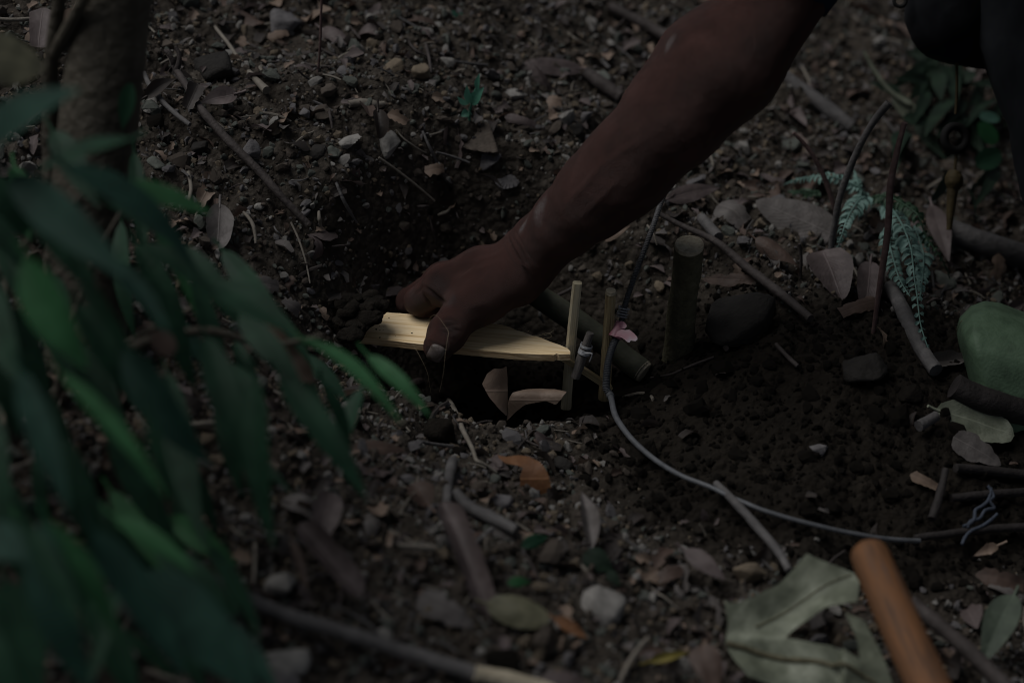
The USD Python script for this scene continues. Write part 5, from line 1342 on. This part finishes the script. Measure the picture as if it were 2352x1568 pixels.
sh = Thing("shrub", "leafy shrub with long pointed dark green leaves filling the near left", "shrub", P(60, 1700, -.40))
stems = [[(-80, 1750), (0, 1300), (20, 900), (10, 560), (-20, 300)], [(60, 1750), (90, 1250), (130, 900), (200, 640), (290, 470)], [(-60, 700), (60, 560), (160, 480), (240, 380)], [(20, 1000), (220, 830), (420, 720), (560, 640)], [(40, 1400), (110, 1240), (200, 1180), (300, 1230)], [(300, 800), (470, 760), (620, 790), (740, 770)]]
for k, px in enumerate(stems):
    sh.part("branch", tube([P(u, v, -.24 - .03 * (k % 3)) for u, v in px], [.0032, .0027, .0021, .0013], 40, 8, rough=.08, seed=k), "trunk_bark")
SL = [  # stalk, tip, width, depth offset, kind
    ((-70, 345), (190, 205), 185, -.50, 2), ((300, 320), (85, 395), 120, -.44, 0), ((20, 400), (300, 640), 130, -.50, 2), ((150, 380), (460, 640), 150, -.46, 2), ((290, 420), (490, 492), 74, -.42, 1), ((250, 470), (400, 560), 90, -.40, 0),
    ((60, 590), (204, 850), 150, -.52, 1), ((235, 590), (390, 770), 74, -.48, 2), ((330, 560), (500, 690), 80, -.40, 0), ((140, 855), (388, 1150), 60, -.52, 1), ((45, 850), (160, 1180), 92, -.54, 2), ((285, 800), (490, 1075), 130, -.46, 2),
    ((480, 650), (680, 770), 120, -.40, 0), ((470, 770), (570, 1100), 96, -.42, 0), ((585, 860), (632, 1265), 96, -.44, 0), ((640, 860), (845, 1150), 92, -.40, 0), ((690, 775), (925, 975), 66, -.38, 1), ((845, 815), (990, 960), 52, -.34, 1),
    ((95, 1195), (215, 1600), 170, -.56, 2), ((110, 1195), (275, 1480), 80, -.54, 1), ((215, 1215), (430, 1560), 130, -.52, 2), ((330, 1310), (600, 1600), 190, -.50, 2), ((-40, 1215), (70, 1290), 120, -.54, 2), ((390, 900), (470, 1260), 90, -.38, 0),
    ((-60, 600), (60, 900), 130, -.46, 0), ((-40, 900), (30, 1250), 120, -.46, 0), ((180, 700), (330, 960), 110, -.38, 0), ((10, 1330), (90, 1620), 150, -.48, 0), ((250, 1000), (420, 1300), 90, -.38, 0), ((130, 1000), (230, 1300), 110, -.42, 0),
    ((360, 1260), (540, 1420), 100, -.42, 0), ((60, 470), (230, 700), 110, -.42, 0), ((420, 1180), (520, 1300), 60, -.36, 0), ((550, 720), (700, 900), 80, -.36, 0), ((740, 880), (800, 1060), 60, -.34, 0), ((200, 1380), (320, 1620), 110, -.46, 0), ((450, 1420), (640, 1590), 120, -.44, 2),
    ((310, 560), (440, 830), 84, -.30, 0), ((440, 640), (520, 900), 70, -.30, 0), ((90, 880), (190, 1130), 84, -.32, 0), ((220, 830), (300, 1100), 80, -.30, 0), ((350, 860), (400, 1120), 76, -.30, 0), ((-20, 760), (40, 1010), 90, -.34, 0), ((0, 560), (110, 770), 100, -.32, 0), ((120, 480), (260, 640), 90, -.32, 0), ((160, 1280), (260, 1500), 90, -.32, 0), ((20, 1180), (130, 1420), 100, -.34, 0), ((290, 1180), (380, 1420), 84, -.32, 0), ((540, 780), (600, 1000), 64, -.30, 0), ((610, 700), (720, 850), 60, -.30, 0), ((430, 1060), (500, 1230), 60, -.30, 0), ((-30, 400), (80, 560), 110, -.34, 0), ((120, 300), (230, 480), 100, -.34, 0), ((700, 850), (760, 1010), 50, -.30, 0), ((380, 1400), (470, 1590), 90, -.36, 0),
    ((-50, 480), (60, 640), 120, -.40, 0), ((120, 760), (300, 1010), 130, -.34, 0), ((400, 560), (560, 760), 100, -.34, 0), ((-20, 1080), (90, 1380), 140, -.40, 0), ((150, 1120), (330, 1330), 120, -.36, 0), ((500, 900), (560, 1150), 70, -.34, 0), ((250, 600), (400, 800), 120, -.34, 0), ((60, 620), (170, 880), 120, -.36, 0), ((480, 1250), (600, 1480), 90, -.38, 0), ((330, 640), (450, 900), 110, -.36, 0), ((20, 700), (120, 980), 120, -.38, 0), ((310, 1120), (420, 1400), 100, -.36, 0), ((-60, 1420), (40, 1650), 150, -.52, 0),
]
import shapely
BUSH = shapely.Polygon([(-60, 330), (100, 380), (330, 330), (470, 500), (680, 760), (860, 900), (830, 1120), (640, 1230), (500, 1090), (600, 1500), (560, 1640), (-60, 1640)])
while len(SL) < 104:
    u, v = RNG.uniform(-60, 860), RNG.uniform(300, 1560)
    an = math.radians(RNG.normal(62, 24)); L = RNG.uniform(150, 290)
    e = (u + math.cos(an) * L, v + math.sin(an) * L)
    if not (shapely.contains_xy(BUSH, u, v) and shapely.contains_xy(BUSH, *e)):
        continue
    back_ = RNG.random() < .78
    SL.append(((u, v), e, RNG.uniform(48, 96), RNG.uniform(-.36, -.24) if back_ else RNG.uniform(-.58, -.46), [0, 0, 0, 2, 2, 1][RNG.integers(0, 6)]))
for q, (a, b, w, dd, kd) in enumerate(SL):
    gd = float(hits(*[np.array([(a[k] + b[k]) / 2]) for k in (0, 1)])[0]) - D
    dd = min(dd * .95, gd - .035 - .05 * ((q * 37) % 11) / 11) if q >= 40 else min(dd * .95, gd - .06)
    A, B = P(*a, dd), P(*b, dd - .01 + RNG.normal() * .015)
    w = w * (.98 if q < 43 else .85)
    N = unit(-FW * RNG.uniform(.5, 1.0) + UP * RNG.uniform(.35, .9) + RT * RNG.normal() * .35)
    sh.part("leaf", leaf(A, B, S(w * .95, D + dd), N, "long", RNG.uniform(.1, .35), -.12, RNG.uniform(.02, .10), twist=RNG.normal() * .2, seed=q, n=16, k=7, petiole=.008), ["shrub_leaf", "shrub_leaf_bright", "shrub_leaf_blue"][kd])
mass, twigs_ = [], []
for k in range(0, 13, 2):                                              # unseen branches and leaves added left of the frame to cast shade
    b = P(-420 + 36 * k - 300, 1350 - 60 * k, -.36 - .02 * (k % 4)); b[2] = float(lookup(HG, b[0], b[1]))
    tip = b + np.array([RNG.uniform(-.22, .06), RNG.uniform(-.12, .16), RNG.uniform(.30, .50)])
    c = smooth_path([b, (b + tip) / 2 + [.0, .0, .07], tip], 16)
    twigs_.append(tube(c, [.0035, .0022, .0012], 16, 6))
    for n_ in range(4, 16):
        ax = unit([RNG.normal() * .7, RNG.normal() * .7, -.55])
        B = c[n_] + ax * RNG.uniform(.055, .09)
        us = [((Q - CAM) @ RT) / ((Q - CAM) @ FW) / KX + 1176 for Q in (c[n_], B)]
        if max(us) > -90:
            continue
        mass.append(leaf(c[n_], B, RNG.uniform(.018, .030), unit([RNG.normal() * .5, RNG.normal() * .5, 1]), "long", .2, -.1, .08, n=9, k=5))
sh.part("outer_branches", join(twigs_), "trunk_bark", kind="stuff")
sh.part("leaf_mass", join(mass), "shrub_leaf", kind="stuff")
sh.part("dry_leaf", leaf(P(570, 690, -.30), P(720, 880, -.29), S(44, 1.06), -FW, "strip", .3, .4, .05, crumple=.002, n=14, k=7), "tan_leaf", "withered tan leaf among the green ones")
sh.part("dry_leaf", leaf(P(318, 455, -.38), P(352, 500, -.38), S(22, .95), -FW, "oval", .1, n=9, k=5), "tan_leaf", "small pale spot of a torn leaf tip")
sh.part("dry_leaf", leaf(P(352, 760, -.38), P(400, 815, -.38), S(54, 1.0), -FW, "oval", .1, -.2, n=9, k=5), "brown_leaf", "small rounded brown leaf")

# ------------------------------------------------------------ the remaining single stones, leaves and twigs of the litter
taken = [(s[0], s[1], max(s[2], s[3]) * .45) for s in ST] + [((a[0] + b[0]) / 2, (a[1] + b[1]) / 2, w * .45) for a, b, w, *_ in LV]


def spots(n, dens, gap):
    out = []
    U, V_ = RNG.uniform(-20, 2372, 9000), RNG.uniform(-20, 1588, 9000)
    Pq = G(U, V_)
    k = dens(U, V_, lookup(SG, Pq[:, 0], Pq[:, 1]))
    go = RNG.random(9000) < k
    for u, v in zip(U[go], V_[go]):
        if len(out) == n:
            break
        if any((u - a) ** 2 + (v - b) ** 2 < (r + gap) ** 2 for a, b, r in taken):
            continue
        out.append((u, v)); taken.append((u, v, gap))
    return out


hidden = lambda u, v: ((u < 420) & (v > 280)) | ((u < 330) & (v < 300))
dens_stone = lambda u, v, s: np.where(hidden(u, v), .03, np.clip(1 - 1.1 * s, 0, 1) ** 1.5 * np.where(u < 1560, 1.0, .45))
dens_leaf = lambda u, v, s: np.where((u < 420) & (v > 280), .02, np.clip(1 - 1.05 * s, 0, 1) * np.where((u > 1560) | (v > 1000), 1.0, .40))


col = {"grey_stone": "grey", "pale_stone": "pale", "ochre_stone": "ochre", "dark_stone": "dark grey", "green_grey_stone": "greenish grey", "brown_stone": "earth brown"}
for q, (u, v) in enumerate(spots(190, dens_stone, 9)):
    c = G(u, v); d = (c - CAM) @ FW
    w = float(np.clip(RNG.lognormal(math.log(21), .45), 12, 64)) * (1.15 if v > 1000 else 1)
    mt = list(STONES)[RNG.choice(6, p=[.30, .14, .10, .12, .12, .22])]
    ag = RNG.uniform(.35, .9)
    ww = S(w, d); h_ = ww * RNG.uniform(.45, .8)
    m = stone(c + np.array([0, 0, h_ * .15]), (ww, ww * RNG.uniform(.6, .95), h_), 2000 + q, N=nmix(c, .4, .25), rot=RNG.uniform(0, 6.28), angular=ag, sub=2)
    size = "small" if w < 20 else "middling" if w < 34 else "larger"
    lab = f"{size} {col[mt]} {'angular' if ag > .62 else 'rounded'} stone"
    lab = unique(lab, u, v)
    put("stone", m, mt, lab, "stone", group=f"loose {col[mt]} stones {plain(u, v)}", smooth=32 if ag > .62 else True)
lcol = {"grey_leaf": "dusty grey", "mauve_leaf": "mauve brown", "brown_leaf": "brown", "tan_leaf": "tan", "dark_leaf": "dark"}
for q, (u, v) in enumerate(spots(240, dens_leaf, 11)):
    L = float(np.clip(RNG.lognormal(math.log(58), .42), 26, 150)); an = RNG.normal(.5, .8)
    c = G(u, v); d = (c - CAM) @ FW
    N = nmix(c, .45, .32)
    ax = unit(np.cross(N, unit(RT * -math.sin(an) + FW * math.cos(an))))
    lift = -.001 + .25 * S(L, d) * RNG.random() * .4
    A, B = c - ax * S(L, d) / 2 + N * lift, c + ax * S(L, d) / 2 + N * lift
    mt = list(lcol)[RNG.choice(5, p=[.34, .28, .18, .10, .10])]
    pf = ["lance", "oval", "torn", "strip", "broad"][RNG.choice(5, p=[.30, .10, .36, .14, .10])]
    rg = RNG.uniform(.3, 1.0) if pf in ("torn", "broad") else RNG.random() * .45
    cu = RNG.normal(0, .9)
    m = leaf(A, B, S(L, d) * {"lance": .36, "oval": .55, "torn": .6, "strip": .22, "broad": .6}[pf] * RNG.uniform(.8, 1.2), N, pf, RNG.uniform(0, .5), cu, RNG.normal(.08, .11), RNG.normal() * .8, .0034, rg, seed=40 + q, n=16, k=9)
    lab = f"{'short' if L < 45 else 'middle-sized' if L < 80 else 'long'} {lcol[mt]} {'torn' if rg > .3 else 'narrow' if pf in ('lance', 'strip') else 'rounded'} dead leaf"
    lab = unique(lab, u, v)
    put("dead_leaf", m, mt, lab, "leaf", group=f"{lcol[mt]} dead leaves {plain(u, v)}")
for q, (u, v) in enumerate(spots(80, lambda u, v, s: dens_stone(u, v, s) * .8 + .02, 6)):
    L = float(np.clip(RNG.lognormal(math.log(60), .5), 24, 190)); an = RNG.normal(.7, .55)
    du, dv = math.cos(an) * L / 2, math.sin(an) * L / 2
    lf = RNG.uniform(.003, .010)
    pts = [G(u - du, v - dv, lf), G(u + RNG.normal() * L * .06, v + RNG.normal() * L * .06, lf + .003), G(u + du, v + dv, lf)]
    if max(abs((pts[0] - pts[2]) @ FW), abs((pts[0] - pts[1]) @ FW)) > .10:
        continue
    mt = ["grey_twig", "straw", "twig_bark"][RNG.integers(0, 3)]
    r = RNG.uniform(.0004, .0012)
    lab = f"{'short' if L < 55 else 'long'} {'thin' if r < .0008 else 'stout'} {'grey twig' if mt == 'grey_twig' else 'pale stalk' if mt == 'straw' else 'dark twig'}"
    lab = unique(lab, u, v)
    put("twig", tube(pts, [r, r * 1.2, r * .8], 14, 7, rough=.12, seed=q), mt, lab, "twig", group=f"loose twigs and stalks {plain(u, v)}")
